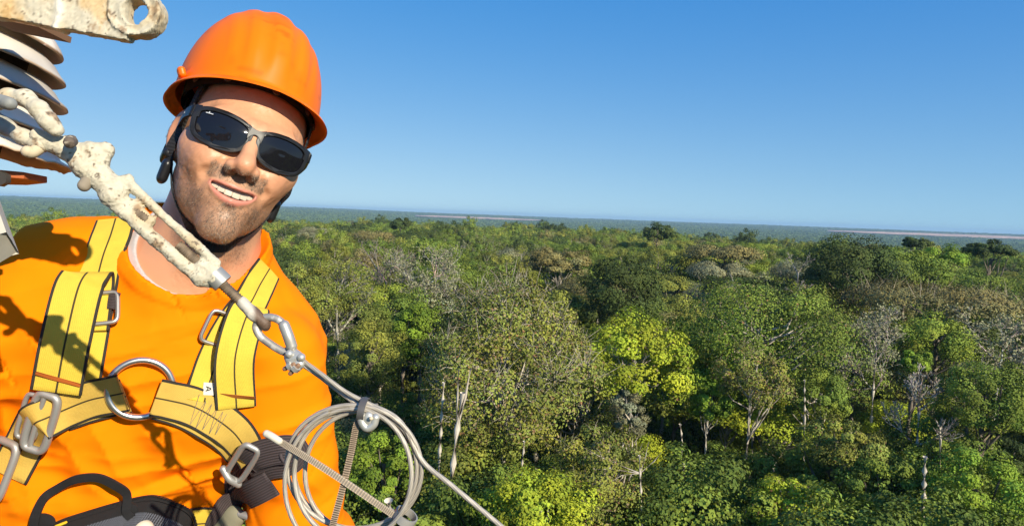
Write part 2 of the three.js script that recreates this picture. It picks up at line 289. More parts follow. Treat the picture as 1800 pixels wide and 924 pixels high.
feature('pale green crown partly behind the wire coil', 'the pale green crown behind the coil', 680, 765, 96, 880, 46, { color: 'bright', leaves: 4200, leaf: 0.24, clumps: 30, shape: 'round', limbs: 8 });
feature('brown umbrella-topped tree with pale limbs behind the huge olive tree', 'the brown umbrella-topped tree', 985, 440, 92, 520, 130, { color: 'brown', leaves: 4600, leaf: 0.48, clumps: 34, shape: 'flat', limbs: 22, bark: PALE, rt: 0.3 });
feature('dull rusty canopy far right of the very dark domed tree', null, 1275, 436, 120, 466, 165, { color: 'brown', leaves: 4600, leaf: 0.6, clumps: 40, shape: 'flat', limbs: 8 });
feature('small dark bump of a tree on the skyline above the very dark domed tree', null, 1156, 396, 50, 424, 260, { color: 'dark', leaves: 2200, leaf: 0.8, clumps: 20, shape: 'round', limbs: 4 });
feature('dark tree on the skyline above the wide leafless grey tree', null, 704, 384, 30, 402, 330, { color: 'dark', leaves: 1500, leaf: 0.9, clumps: 14, shape: 'round', limbs: 3 });
feature('grey-white bare tree poking up left of the tall dark skyline tree', null, 1412, 440, 46, 480, 105, { bare: 1, bark: [0.5, 0.46, 0.4], depth: 3, spread: 0.55, el: 0.9, limbs: 4, rt: 0.16 });
feature('pale bare snag with a few crooked limbs right of the very dark domed tree', null, 1262, 478, 60, 535, 92, { bare: 1, bark: [0.5, 0.45, 0.38], depth: 3, spread: 0.6, el: 0.8, limbs: 3, rt: 0.24, color: 'olive', leaves: 2 });
feature('olive shrubby tree in the middle of the lower canopy', null, 1480, 740, 110, 830, 50, { color: 'olive', leaves: 4600, leaf: 0.24, clumps: 32, shape: 'round', limbs: 10, dry: 0.08 });
feature('dark green tree under the broad tree with pale spreading limbs', null, 1440, 655, 96, 735, 62, { color: 'mid', leaves: 4200, leaf: 0.28, clumps: 30, shape: 'round', limbs: 12, bark: PALE });
feature('lime crown with a few orange leaves low in the middle', null, 1400, 850, 120, 940, 41, { color: 'lime', leaves: 4600, leaf: 0.23, clumps: 32, shape: 'round', limbs: 10, dry: 0.07 });
feature('dense green crown behind the pale bare pole', null, 1560, 800, 110, 900, 47, { color: 'mid', leaves: 4600, leaf: 0.24, clumps: 32, shape: 'round', limbs: 8 });
feature('olive tree close behind the orange shoulder', 'the olive tree behind the orange shoulder', 540, 470, 110, 570, 88, { color: 'olive', leaves: 5000, leaf: 0.34, clumps: 36, shape: 'round', limbs: 10, twigs: 80 });
// dead trunks without a crown
function snag(label, short, px, y0, px1, y1, d, r, fork) {
  const top = at(px, y0, d), low = at(px1, y1, d + 1), dir = top.clone().sub(low), g = ground(low.x, low.z), t = thing('dead_trunk', label, 'tree', V(low.x, g, low.z)), b = new Build(), pts = [], rad = [], R = rng(px);
  const k0 = (low.y - g) / dir.y, o = low.clone().addScaledVector(dir, -k0 * 0.5); o.y = g;
  for (let k = 0; k <= 8; k++) { const u = k / 8, p = V(0, 0, 0).copy(o).lerp(low, Math.min(1, u * 2)); if (u > 0.5) p.copy(low).lerp(top, u * 2 - 1); p.x += (R() - 0.5) * r * 0.45; p.z += (R() - 0.5) * r * 0.45; pts.push(p); rad.push(r * (1.25 - 0.45 * u)); }
  b.tube(pts, rad, 9, [0.62, 0.55, 0.46]);
  part('trunk', b.geometry(), barkMat, t);
  for (const [dx, dy, rr] of fork || []) { const c = new Build(), e = top.clone().add(V(dx, dy, 0.1)), o2 = pts[7]; c.tube([o2, o2.clone().lerp(e, 0.5).add(V(dx * 0.15, 0.1, 0)), e], [rr, rr * 0.8, rr * 0.4], 5, [0.48, 0.42, 0.35]); part('limb', c.geometry(), barkMat, t); }
  lit.push([top.x, top.z, mix(top.y, low.y, 0.8), 0.6]); clear.push([Math.min(px, px1) - 5, y0, Math.max(px, px1) + 5, y1, d]);
  if (short) landmarks.push({ short, px, py: (y0 + y1) / 2 });
}
snag('pale bare pole of a dead tree standing up from the lower right canopy', 'the pale bare pole', 1627, 803, 1623, 897, 40.0, 0.17);
snag('small pale forked stub between the silver-grey tree and the bare pole', null, 1652, 748, 1654, 772, 55, 0.11, [[-0.45, 0.65, 0.08], [0.42, 0.6, 0.08]]);
snag('slim dead trunk with thin side branches near the bottom edge', 'the slim dead trunk', 1124, 800, 1129, 924, 40.5, 0.10, [[-2.6, -0.9, 0.05], [-3.4, 0.4, 0.05], [1.3, 0.3, 0.04], [-1.6, -1.6, 0.04], [0.5, 0.9, 0.04]]);
snag('pale straight trunk rising left of the fresh green tree', null, 1196, 745, 1202, 812, 55, 0.12);
snag('pale short trunk in the shade right of the thin tree', null, 1415, 668, 1415, 735, 56, 0.11);
snag('brown broken trunk end standing under the wire coil', null, 684, 880, 686, 950, 34, 0.28);
snag('thin straight grey trunk left of the leaning main trunk', null, 779, 672, 773, 790, 44.5, 0.13);
snag('thin pale trunk in the gap right of the leaning main trunk', null, 921, 775, 916, 850, 43.5, 0.10);
snag('tall grey trunk leaning under the huge olive tree', 'the leaning grey trunk', 812, 690, 783, 935, 43, 0.24, [[0.5, 1.6, 0.14], [-0.25, 1.5, 0.1]]);

// the wood between them: nearest trees one by one, the rest of the rise as one mass
const wood = rng(4711);
const kinds = [
  { word: 'round', name: 'round_tree', n: 4, s: { H: 18, W: 8.5, C: 7, shape: 'round', leaves: 5200, leaf: 0.36, clumps: 38, limbs: 10 } },
  { word: 'tall', name: 'tall_tree', n: 3, s: { H: 20, W: 6, C: 9, shape: 'tall', leaves: 5000, leaf: 0.34, clumps: 38, limbs: 9, bark: PALE } },
  { word: 'flat-topped', name: 'flat_topped_tree', n: 3, s: { H: 18, W: 11, C: 4.2, shape: 'flat', leaves: 5200, leaf: 0.36, clumps: 40, limbs: 16, bark: PALE } },
  { word: 'loose twiggy', name: 'twiggy_tree', n: 3, s: { H: 18, W: 7.5, C: 7.5, shape: 'round', leaves: 2800, leaf: 0.32, clumps: 34, limbs: 26, twigs: 150, bark: PALE, dry: 0.2 } },
  { word: 'bushy', name: 'bushy_tree', n: 3, s: { H: 8, W: 5.2, C: 4.6, shape: 'round', leaves: 5600, leaf: 0.23, clumps: 34, limbs: 6 } },
];
const tintMat = {}; for (const k in FOL) { tintMat[k] = leafMat.clone(); tintMat[k].color = lin(...FOL[k]); }
const variants = kinds.map((k, i) => Array.from({ length: k.n }, (_, j) => treeShapes({ ...k.s, color: 'none', seed: 900 + i * 10 + j })));
const bareKind = Array.from({ length: 3 }, (_, j) => bareShapes({ H: 17, W: 9, C: 6.5, seed: 70 + j, depth: 4, spread: 0.62, el: 0.7, limbs: 5, rt: 0.22, color: 'grey', leaves: 1, leaf: 0.3, bark: [0.48, 0.42, 0.35] }));
const spots = [];
for (let ring = 40; ring < 330; ) {
  const gap = ring < 62 ? 4.6 : ring < 130 ? 6.6 : 7.8, nA = Math.floor(1.44 * ring / gap);
  for (let k = 0; k < nA; k++) {
    const a = -0.72 + 1.44 * (k + 0.5 + (wood() - 0.5) * 0.9) / nA, r = ring + (wood() - 0.5) * gap * 0.9;
    spots.push([Math.sin(a) * r, -Math.cos(a) * r, r, wood(), wood(), wood(), wood()]);
  }
  ring += gap;
}
spots.sort((a, b) => a[2] - b[2]);
const GW = 450, GH = 231, covered = new Uint8Array(GW * GH), leftover = [], chosen = [];
{ // what the person and the gear hide
  const poly = [[0, 390], [160, 385], [290, 360], [300, 200], [330, 90], [450, 20], [570, 120], [575, 220], [520, 300], [450, 420], [480, 480], [545, 545], [590, 640], [600, 924], [0, 924]];
  for (let j = 0; j < GH; j++) for (let i = 0; i < GW; i++) { let inside = false; const x = i * 4 + 2, y = j * 4 + 2; for (let a = 0, b = poly.length - 1; a < poly.length; b = a++) { const [x1, y1] = poly[a], [x2, y2] = poly[b]; if ((y1 > y) !== (y2 > y) && x < (x2 - x1) * (y - y1) / (y2 - y1) + x1) inside = !inside; } if (inside) covered[j * GW + i] = 1; }
}
const seenOf = (px, py, rx, ry, fill) => { let n = 0; for (let j = Math.max(0, Math.floor((py - ry) / 4)); j < Math.min(GH, (py + ry) / 4); j++) for (let i = Math.max(0, Math.floor((px - rx) / 4)); i < Math.min(GW, (px + rx) / 4); i++) { const u = (i * 4 + 2 - px) / rx, v = (j * 4 + 2 - py) / ry; if (u * u + v * v < 1) { if (!covered[j * GW + i]) n++; if (fill && u * u + v * v < 0.8) covered[j * GW + i] = 1; } } return n; };
const queue = [...crowns.map((c) => ({ c, d: c[4] })), ...spots.map((s) => ({ s, d: s[2] }))].sort((a, b) => a.d - b.d);
for (const q of queue) {
  if (q.c) { seenOf(q.c[0], q.c[1], q.c[2], q.c[3], true); continue; }
  const [x, z, r, r1, r2, r3, r4] = q.s, g = ground(x, z);
  const near = r < 62, type = near ? (r1 < 0.72 ? 4 : r1 < 0.86 ? 0 : 3) : r1 < 0.36 ? 0 : r1 < 0.54 ? 1 : r1 < 0.74 ? 2 : r1 < 0.90 ? 3 : r1 < 0.95 ? 4 : 5;
  const geo = type === 5 ? bareKind : variants[type], v = Math.floor(r2 * geo.length), H0 = type === 5 ? 17 : kinds[type].s.H, W0 = type === 5 ? 8 : kinds[type].s.W, C0 = type === 5 ? 6.5 : kinds[type].s.C;
  let H = type === 4 ? 5 + 5.5 * r3 : (near ? 9 + 5 * r3 : mix(12, 24.5, Math.pow(r3, 1.1)) + (r > 90 ? 1.5 : 0));
  let far = r > 105; const patch = fbm(x / 45, 5.5, z / 45, 2) + (r4 - 0.5) * 0.9;
  let color = type === 5 ? 'grey' : near && patch < -0.1 ? (r4 < 0.15 ? 'olive' : 'mid') : near && patch < 0.1 ? (r3 < 0.4 ? 'bright' : 'mid') : near && patch > 0.2 ? ['lime', 'bright', 'olive', 'gold'][Math.floor(r3 * 3.99)] : patch < -0.34 ? 'dark' : patch < -0.02 ? 'mid' : patch < 0.16 ? 'olive' : patch < 0.20 ? 'brown' : patch < 0.26 ? 'lime' : patch < 0.32 ? 'gold' : patch < 0.38 ? 'bright' : patch < 0.44 ? 'grey' : 'mid';
  if (far && (color === 'bright' || color === 'lime')) color = color === 'lime' ? 'gold' : 'mid';
  // not inside or in front of one of the big trees
  let k = Math.pow(H / H0, 0.6), ok = true;
  const [px, py, dd] = toPixel(V(x, g + H - C0 * k / 2, z)), rx = W0 * k / 2 / dd * 1200, ry = C0 * k / 2 / dd * 1200;
  for (const c of crowns) { const e = Math.abs(c[4] - dd); if (dd < c[4] + 3 && dd > 30) { const ux = (px - c[0]) / (c[2] + rx * 0.8), uy = (py - c[1]) / (c[3] + ry * 0.8); if (ux * ux + uy * uy < 0.8) ok = false; } else if (e < 6 && Math.abs(px - c[0]) < c[2] * 0.7 && Math.abs(py - c[1]) < c[3]) ok = false; }
  if (hides(px, py, rx, ry, dd) || shades(x, z, g + H, W0 * k / 2)) continue;
  const rec = { x, z, g, type, v, k, sy: H / H0 / k, color, turn: r2 * 6.28, px, py, d: dd };
  if (!ok) { if (r > 60) leftover.push({ ...rec, low: true }); continue; }
  const n = seenOf(px, py, rx, ry, true);
  if (n * 16 > 150 && chosen.length < 330 && px > -30 && px < 1830 && py < 960) chosen.push(rec); else leftover.push(rec);
}
{
  const counts = new Map(), wordOf = (t) => t.type === 5 ? 'bare' : kinds[t.type].word, ORD = ['nearest', 'second nearest', 'third nearest', 'fourth nearest', 'fifth nearest', 'sixth nearest', 'seventh nearest', 'eighth nearest', 'ninth nearest', 'tenth nearest', 'eleventh nearest', 'twelfth nearest'];
  const describe = (t) => {
    let best = null, bd = 1e9; for (const l of landmarks) { const e = Math.hypot(t.px - l.px, (t.py - l.py) * 1.4); if (e < bd) { bd = e; best = l; } }
    const dx = t.px - best.px, dy = t.py - best.py, side = Math.abs(dx) > Math.abs(dy) * 1.3 ? (dx < 0 ? 'left of' : 'right of') : dy < 0 ? 'behind' : 'in front of';
    return [`${t.type === 5 ? 'grey bare' : WORD[t.color] + ' ' + wordOf(t)} tree ${side} ${best.short}`, bd];
  };
  for (const t of chosen) { [t.label, t.far] = describe(t); counts.set(t.label, (counts.get(t.label) || 0) + 1); }
  const rank = new Map();
  for (const t of [...chosen].sort((a, b) => a.far - b.far)) if (counts.get(t.label) > 1) { const k = rank.get(t.label) || 0; rank.set(t.label, k + 1); t.final = (ORD[k] || 'farther') + ' ' + t.label; } else t.final = t.label;
  const protos = new Map();
  for (const t of chosen) {
    const key = t.type + '_' + t.v; let o;
    if (!protos.has(key)) {
      const { trunk, crown } = t.type === 5 ? bareKind[t.v] : variants[t.type][t.v];
      o = new THREE.Group(); const a = new THREE.Mesh(trunk, barkMat); a.name = 'trunk'; const b = new THREE.Mesh(crown, leafMat); b.name = 'crown'; o.add(a, b); for (const c of o.children) c.castShadow = c.receiveShadow = true; protos.set(key, o);
    } else o = protos.get(key).clone();
    o.name = numbered(t.type === 5 ? 'leafless_tree' : kinds[t.type].name);
    if (t.type !== 5) o.children[1].material = tintMat[t.color];
    o.position.set(t.x, t.g - 0.1, t.z); o.rotation.y = t.turn; o.scale.set(t.k, t.k * t.sy, t.k);
    o.userData = { label: t.final, category: 'tree', group: 'trees of the canopy' };
    scene.add(o);
  }
}
// instanced masses: shapes without a trunk, tinted one by one
function mass(name, label, geo, list, material = leafMat) {
  if (!list.length) return;
  const m = new THREE.InstancedMesh(geo, material, list.length), o = new THREE.Object3D(), c = new THREE.Color();
  list.forEach((t, i) => { o.position.set(t.x, t.g - 0.1, t.z); o.rotation.set(0, t.turn, 0); o.scale.set(t.k, t.k * t.sy, t.k); o.updateMatrix(); m.setMatrixAt(i, o.matrix); m.setColorAt(i, c.setRGB(...(t.rgb || FOL[t.color]))); });
  m.name = name; m.userData.kind = 'stuff'; m.userData.label = label; m.castShadow = m.receiveShadow = true; scene.add(m);
}
const whole = (s) => { const t = treeShapes({ color: 'none', ...s }); for (let i = 0, c = t.trunk.attributes.color; i < c.count * 3; i++) c.array[i] *= 1.6; return mergeGeometries([t.trunk, t.crown]); };
{
  const tallies = [[], [], [], []];
  for (const t of leftover) { if (t.low) { t.sy *= 0.45; t.k *= 0.8; } tallies[t.d < 190 ? 3 : t.type === 2 ? 1 : t.type === 3 || t.type === 5 ? 2 : 0].push(t); }
  // farther back on the rise, and all round the mast
  for (let ring = 330; ring < 1250; ) { const gap = ring < 600 ? 7.4 : 9.5, nA = Math.floor(1.5 * ring / gap); for (let k = 0; k < nA; k++) { const a = -0.75 + 1.5 * (k + wood()) / nA, r = ring + (wood() - 0.5) * gap, x = Math.sin(a) * r, z = -Math.cos(a) * r, q = wood(), p = fbm(x / 60, 5.5, z / 60, 2) + (wood() - 0.5) * 0.8; tallies[q < 0.6 ? 0 : q < 0.82 ? 1 : 2].push({ x, z, g: ground(x, z), k: 0.85 + 0.4 * wood(), sy: 0.9 + 0.25 * wood() + (wood() < 0.06 ? 0.25 : 0), turn: wood() * 6, color: p < -0.3 ? 'dark' : p < 0 ? 'mid' : p < 0.3 ? 'olive' : p < 0.36 ? 'brown' : p < 0.42 ? 'gold' : 'mid' }); } ring += gap; }
  for (let ring = 14; ring < 330; ring += 9) { const nA = Math.floor(4.8 * ring / 9); for (let k = 0; k < nA; k++) { const a = 0.76 + 4.76 * (k + wood()) / nA, r = ring + wood() * 6, x = Math.sin(a) * r, z = -Math.cos(a) * r; tallies[wood() < 0.6 ? 0 : 1].push({ x, z, g: ground(x, z), k: 0.9 + 0.3 * wood(), sy: 0.6 + 0.3 * wood() + 0.2 * step(30, 120, r), turn: wood() * 6, color: ['mid', 'olive', 'dark', 'gold'][Math.floor(wood() * 4)] }); } }
  mass('forest', 'dense mixed green forest canopy running back to the hazy plain', whole({ H: 18, W: 8.5, C: 8, shape: 'round', leaves: 1500, leaf: 0.62, clumps: 30, limbs: 4, seed: 41 }), tallies[0]);
  mass('forest_canopy', 'flat-topped crowns woven into the forest canopy', whole({ H: 17, W: 11, C: 4.5, shape: 'flat', leaves: 1500, leaf: 0.62, clumps: 30, limbs: 6, seed: 42, bark: PALE }), tallies[1]);
  mass('dry_forest', 'thin dry crowns and pale twigs scattered through the canopy', whole({ H: 17, W: 8, C: 7, shape: 'round', leaves: 750, leaf: 0.55, clumps: 26, limbs: 18, twigs: 80, seed: 43, bark: PALE, dry: 0.25 }), tallies[2]);
  mass('nearby_forest', 'leafy crowns half hidden among the nearer trees', whole({ H: 15, W: 7.5, C: 6.5, shape: 'round', leaves: 5200, leaf: 0.32, clumps: 38, limbs: 8, seed: 46 }), tallies[3]);
  const brush = []; for (let k = 0; k < 5200; k++) { const a = -0.75 + 1.5 * wood(), r = 34 + 150 * Math.pow(wood(), 1.2), x = Math.sin(a) * r, z = -Math.cos(a) * r; const bs = 0.5 + 0.8 * wood(), bp = toPixel(V(x, ground(x, z) + 2 * bs, z)); if (hides(bp[0], bp[1], 2400 / bp[2] * bs, 2600 / bp[2] * bs, bp[2])) continue; brush.push({ x, z, g: ground(x, z), k: bs, sy: 0.7 + 0.9 * wood(), turn: wood() * 6, color: ['mid', 'dark', 'olive', 'mid', 'bright'][Math.floor(wood() * 5)] }); }
  mass('undergrowth', 'shaded leafy undergrowth between the trunks', whole({ H: 4.5, W: 4.6, C: 4, shape: 'round', leaves: 1100, leaf: 0.24, clumps: 22, limbs: 3, seed: 44 }), brush);
  const plain = []; for (let ring = 1250; ring < 8800; ) { const gap = 10 + (ring - 1250) * 0.0036, nA = Math.floor(1.5 * ring / gap); for (let k = 0; k < nA; k++) { const a = -0.75 + 1.5 * (k + wood()) / nA, r = ring + (wood() - 0.5) * gap, x = Math.sin(a) * r, z = -Math.cos(a) * r, t = GREEN(x, z), s = 0.75 + 0.5 * wood(), q = toPixel(V(x, ground(x, z) + 9, z)), e = q[1] - horizonY(q[0]); if (fields.some((f) => q[0] > f[0] - 4 && q[0] < f[1] + 4 && e > f[2] - 0.3 && e < f[3] + 0.9)) continue; plain.push({ x, z, g: ground(x, z), k: (gap / 10) * (0.7 + 0.5 * wood()), sy: (10 / gap) * (0.8 + 0.6 * wood()), turn: wood() * 6, rgb: [(0.085 + 0.06 * t) * s, (0.150 + 0.045 * t) * s, 0.042 * s] }); } ring += gap; }
  mass('distant_forest', 'hazy blue-green forest covering the far plain', whole({ H: 9, W: 12, C: 7, shape: 'round', leaves: 90, leaf: 3.4, clumps: 10, limbs: 0, seed: 45, coarse: 1 }), plain);
}
// ---------------------------------------------------------------- shapes from distance fields
const sph = (x, y, z, cx, cy, cz, r) => Math.hypot(x - cx, y - cy, z - cz) - r;
function cap(x, y, z, ax, ay, az, bx, by, bz, ra, rb) {
  const dx = bx - ax, dy = by - ay, dz = bz - az, t = clamp(((x - ax) * dx + (y - ay) * dy + (z - az) * dz) / (dx * dx + dy * dy + dz * dz));
  return Math.hypot(x - ax - dx * t, y - ay - dy * t, z - az - dz * t) - (ra + (rb - ra) * t);
}
function ell(x, y, z, cx, cy, cz, a, b, c) {
  const u = (x - cx) / a, v = (y - cy) / b, w = (z - cz) / c, k0 = Math.hypot(u, v, w), k1 = Math.hypot(u / a, v / b, w / c);
  return k1 < 1e-9 ? -Math.min(a, b, c) : k0 * (k0 - 1) / k1;
}
const smin = (a, b, k) => { const h = Math.max(k - Math.abs(a - b), 0) / k; return Math.min(a, b) - h * h * k * 0.25; };
const smax = (a, b, k) => -smin(-a, -b, k);
// surface nets: a smooth mesh of f = 0 inside the box lo..hi with cells of h
function nets(f, lo, hi, h, { eps = h * 0.5, slack = 1.6, color } = {}) {
  const nx = Math.ceil((hi[0] - lo[0]) / h) + 1, ny = Math.ceil((hi[1] - lo[1]) / h) + 1, nz = Math.ceil((hi[2] - lo[2]) / h) + 1, B = 6;
  const val = new Float32Array(nx * ny * nz), id = (i, j, k) => (k * ny + j) * nx + i, rad = (B / 2 + 0.5) * h * 1.7321 * slack;
  for (let k = 0; k < nz; k += B) for (let j = 0; j < ny; j += B) for (let i = 0; i < nx; i += B) {
    const c = f(lo[0] + (i + (B - 1) / 2) * h, lo[1] + (j + (B - 1) / 2) * h, lo[2] + (k + (B - 1) / 2) * h), far = Math.abs(c) > rad;
    for (let kk = k; kk < Math.min(k + B, nz); kk++) for (let jj = j; jj < Math.min(j + B, ny); jj++) for (let ii = i; ii < Math.min(i + B, nx); ii++) val[id(ii, jj, kk)] = far ? c : f(lo[0] + ii * h, lo[1] + jj * h, lo[2] + kk * h);
  }
  const cell = new Int32Array(nx * ny * nz).fill(-1), P = [], I = [];
  for (let k = 0; k + 1 < nz; k++) for (let j = 0; j + 1 < ny; j++) for (let i = 0; i + 1 < nx; i++) {
    const v = [], o = id(i, j, k); let m = 0;
    for (let q = 0; q < 8; q++) { const d = val[o + (q & 1) + ((q >> 1) & 1) * nx + (q >> 2) * nx * ny]; v.push(d); if (d < 0) m |= 1 << q; }
    if (m === 0 || m === 255) continue;
    let x = 0, y = 0, z = 0, n = 0;
    for (let q = 0; q < 8; q++) for (const s of [1, 2, 4]) if (!(q & s)) { const r = q | s; if ((v[q] < 0) !== (v[r] < 0)) { const t = v[q] / (v[q] - v[r]); x += (q & 1) + (s === 1 ? t : 0); y += ((q >> 1) & 1) + (s === 2 ? t : 0); z += (q >> 2) + (s === 4 ? t : 0); n++; } }
    cell[o] = P.length / 3; P.push(lo[0] + (i + x / n) * h, lo[1] + (j + y / n) * h, lo[2] + (k + z / n) * h);
  }
  for (let k = 1; k + 1 < nz; k++) for (let j = 1; j + 1 < ny; j++) for (let i = 1; i + 1 < nx; i++) {
    const o = id(i, j, k), a = val[o] < 0;
    const quad = (s, p, q) => { const c0 = cell[o], c1 = cell[o - p], c2 = cell[o - p - q], c3 = cell[o - q]; if (c0 < 0 || c1 < 0 || c2 < 0 || c3 < 0) return; s ? I.push(c0, c1, c2, c0, c2, c3) : I.push(c0, c2, c1, c0, c3, c2); };
    if (a !== val[o + 1] < 0) quad(a, nx, nx * ny);
    if (a !== val[o + nx] < 0) quad(a, nx * ny, 1);
    if (a !== val[o + nx * ny] < 0) quad(a, 1, nx);
  }
  const p = new Float32Array(P), n = new Float32Array(P.length), col = color ? new Float32Array(P.length) : null;
  for (let i = 0; i < p.length; i += 3) {
    let [x, y, z] = [p[i], p[i + 1], p[i + 2]];
    let gx = f(x + eps, y, z) - f(x - eps, y, z), gy = f(x, y + eps, z) - f(x, y - eps, z), gz = f(x, y, z + eps) - f(x, y, z - eps); const L = Math.hypot(gx, gy, gz) || 1;
    gx /= L; gy /= L; gz /= L; n[i] = gx; n[i + 1] = gy; n[i + 2] = gz;
    if (col) { const c = color(x, y, z, gx, gy, gz); col[i] = c[0]; col[i + 1] = c[1]; col[i + 2] = c[2]; }
  }
  const g = new THREE.BufferGeometry();
  g.setAttribute('position', new THREE.BufferAttribute(p, 3)); g.setAttribute('normal', new THREE.BufferAttribute(n, 3));
  if (col) g.setAttribute('color', new THREE.BufferAttribute(col, 3));
  g.setIndex(I);
  return g;
}
const toWorld = (g) => g.applyMatrix4(M);
const P2 = (px, py, d) => V((px - 900) / 1200 * d, (462 - py) / 1200 * d, -d);   // the photographer's own axes: right, up, back

// ---------------------------------------------------------------- the man: head axes (x to his left, y up, z out of his face), torso axes
const HAT0 = new THREE.Matrix4(), HEAD = new THREE.Matrix4(), HEADi = new THREE.Matrix4();
{
  const a = V(-0.09419806, 0.61946834, -0.32379808), q = new THREE.Quaternion().setFromAxisAngle(a.clone().normalize(), a.length());
  HEAD.compose(V(-0.35319972, 0.14351907, -0.86526068), q, V(1, 1, 1)); HAT0.copy(HEAD);
  const c = V(0, 0, 0.085); // the hat sits as first set; the face under it turns a little more to the lens
  HEAD.multiply(new THREE.Matrix4().makeTranslation(c.x, c.y, c.z)).multiply(new THREE.Matrix4().makeRotationY(-0.095)).multiply(new THREE.Matrix4().makeTranslation(-c.x, -c.y, -c.z)); HEADi.copy(HEAD).invert();
}
const TORSO = new THREE.Matrix4(), TORSOi = new THREE.Matrix4(), NECK = V(-0.412, -0.005, -0.895);
{
  const up = V(0.43, 0.89, 0.13).normalize(), f0 = V(0.34, -0.02, 0.94), right = up.clone().cross(f0).normalize(), f = right.clone().cross(up).normalize();
  TORSO.makeBasis(right, up, f).setPosition(NECK); TORSOi.copy(TORSO).invert();
}
const he = HEADi.elements, te = TORSOi.elements;
const NB = NECK.clone().applyMatrix4(HEADi), NB2 = V(0, -0.03, -0.01).applyMatrix4(TORSO).applyMatrix4(HEADi);
const MW = 0.0270, mouthY = (x) => -0.0680 + 7.5 * x * x, mouthH = (x) => 0.0054 * Math.sqrt(Math.max(0, 1 - (x / MW) ** 2));
const narrow = (X, y) => X * (1 + (0.055 + 0.075 * step(-0.01, 0.01, X)) * step(0.0, -0.05, y) + 0.05 * step(-0.07, -0.10, y));
function headOnly(X, y, z) {
  X = narrow(X, y); const x = Math.abs(X);
  let d = ell(X, y, z, 0, 0.030, -0.018, 0.0720, 0.094, 0.098);
  d = smin(d, ell(X, y, z, 0, -0.034, 0.018, 0.0560, 0.076, 0.066), 0.035);
  d = smin(d, cap(x, y, z, 0.0435, -0.056, 0.002, 0.0105, -0.1050, 0.066, 0.0165, 0.0150), 0.030);
  d = smin(d, sph(X, y, z, 0, -0.1045, 0.0725, 0.0160), 0.022);
  d = smin(d, cap(x, y, z, 0.0465, -0.022, 0.048, 0.032, -0.029, 0.066, 0.0185, 0.0180), 0.024);         // cheekbones
  d = smin(d, cap(x, y, z, 0.0450, -0.028, 0.047, 0.0295, -0.074, 0.036, 0.0190, 0.0180), 0.026);          // flat of the cheek
  d = smin(d, cap(x, y, z, 0.042, 0.016, 0.072, 0.008, 0.012, 0.0895, 0.008, 0.008), 0.022);            // brow
  d = smax(d, -sph(x, y, z, 0.033, -0.004, 0.098, 0.0145), 0.020);
  d = smin(d, sph(x, y, z, 0.031, -0.003, 0.0735, 0.0130), 0.006);
  d = smin(d, ell(X, y, z, 0, -0.066, 0.068, 0.035, 0.029, 0.0265), 0.022);                              // muzzle
  d = smin(d, sph(x, y, z, 0.0360, -0.037, 0.0700, 0.0185), 0.020);                                      // smiling cheeks
  d = smin(d, cap(X, y, z, 0, 0.006, 0.0885, 0, -0.032, 0.1075, 0.0074, 0.0100), 0.014);
  d = smin(d, sph(X, y, z, 0, -0.0365, 0.1090, 0.0112), 0.008);
  d = smin(d, ell(x, y, z, 0.0142, -0.0400, 0.0980, 0.0086, 0.0080, 0.0118), 0.007);
  d = smax(d, -ell(x, y, z, 0.0080, -0.0482, 0.1040, 0.0042, 0.0042, 0.0062), 0.004);
  // smile folds from the nose to past the mouth corners
  d = smax(d, -(cap(x, y, z, 0.0215, -0.0385, 0.0965, 0.0375, -0.0560, 0.0885, 0.0016, 0.0032)), 0.009);
  d = smax(d, -(cap(x, y, z, 0.0375, -0.0560, 0.0885, 0.0405, -0.0760, 0.0795, 0.0032, 0.0010)), 0.009);
  d = smax(d, -sph(X, y, z, 0, -0.0875, 0.0985, 0.0035), 0.010);                                         // under the lower lip
  // lips and the open mouth
  if (y < -0.04 && y > -0.11 && z > 0.05) {
    const zs = 0.0930 - 9 * x * x, yc = mouthY(X), hh = mouthH(X), t = clamp(x / MW);
    const up = Math.hypot(y - (yc + hh + 0.0020), z - (zs - 0.0012)) - 0.0033 * (1 - 0.55 * t), dn = Math.hypot(y - (yc - hh - 0.0036), z - (zs - 0.0002)) - 0.0056 * (1 - 0.6 * t), out = Math.max(0, x - MW);
    d = smin(d, Math.hypot(Math.max(up, 0), out) + Math.min(up, 0), 0.004); d = smin(d, Math.hypot(Math.max(dn, 0), out) + Math.min(dn, 0), 0.004);
    d = smax(d, -Math.max((Math.abs(y - yc) - hh) * 0.9, x - MW + 0.0005, 0.070 - z), 0.0020);
  }
  // ears
  let e = ell(x, y, z, 0.0738 - (X > 0 ? 0.006 : 0) - 0.32 * (z + 0.012), -0.004, -0.014, 0.0070, 0.0315, 0.0190);
  e = smin(e, sph(x, y, z, 0.0700, -0.032, -0.004, 0.0075), 0.008);
  e = smax(e, -ell(x, y, z, 0.0818 - (X > 0 ? 0.006 : 0) - 0.32 * (z + 0.012), -0.002, -0.011, 0.0080, 0.0210, 0.0110), 0.005);
  return smin(d, e, 0.006);
}
const neckOf = (X, y, z) => { const x = Math.abs(X); let d = cap(X, y, z, 0, -0.045, -0.034, NB.x, NB.y, NB.z, 0.058, 0.063); d = smin(d, cap(X, y, z, 0, -0.085, 0.028, NB2.x, NB2.y, NB2.z + 0.035, 0.020, 0.024), 0.030); return smin(d, cap(X, y, z, 0, -0.125, 0.010, 0, -0.140, 0.016, 0.018, 0.014), 0.03); };
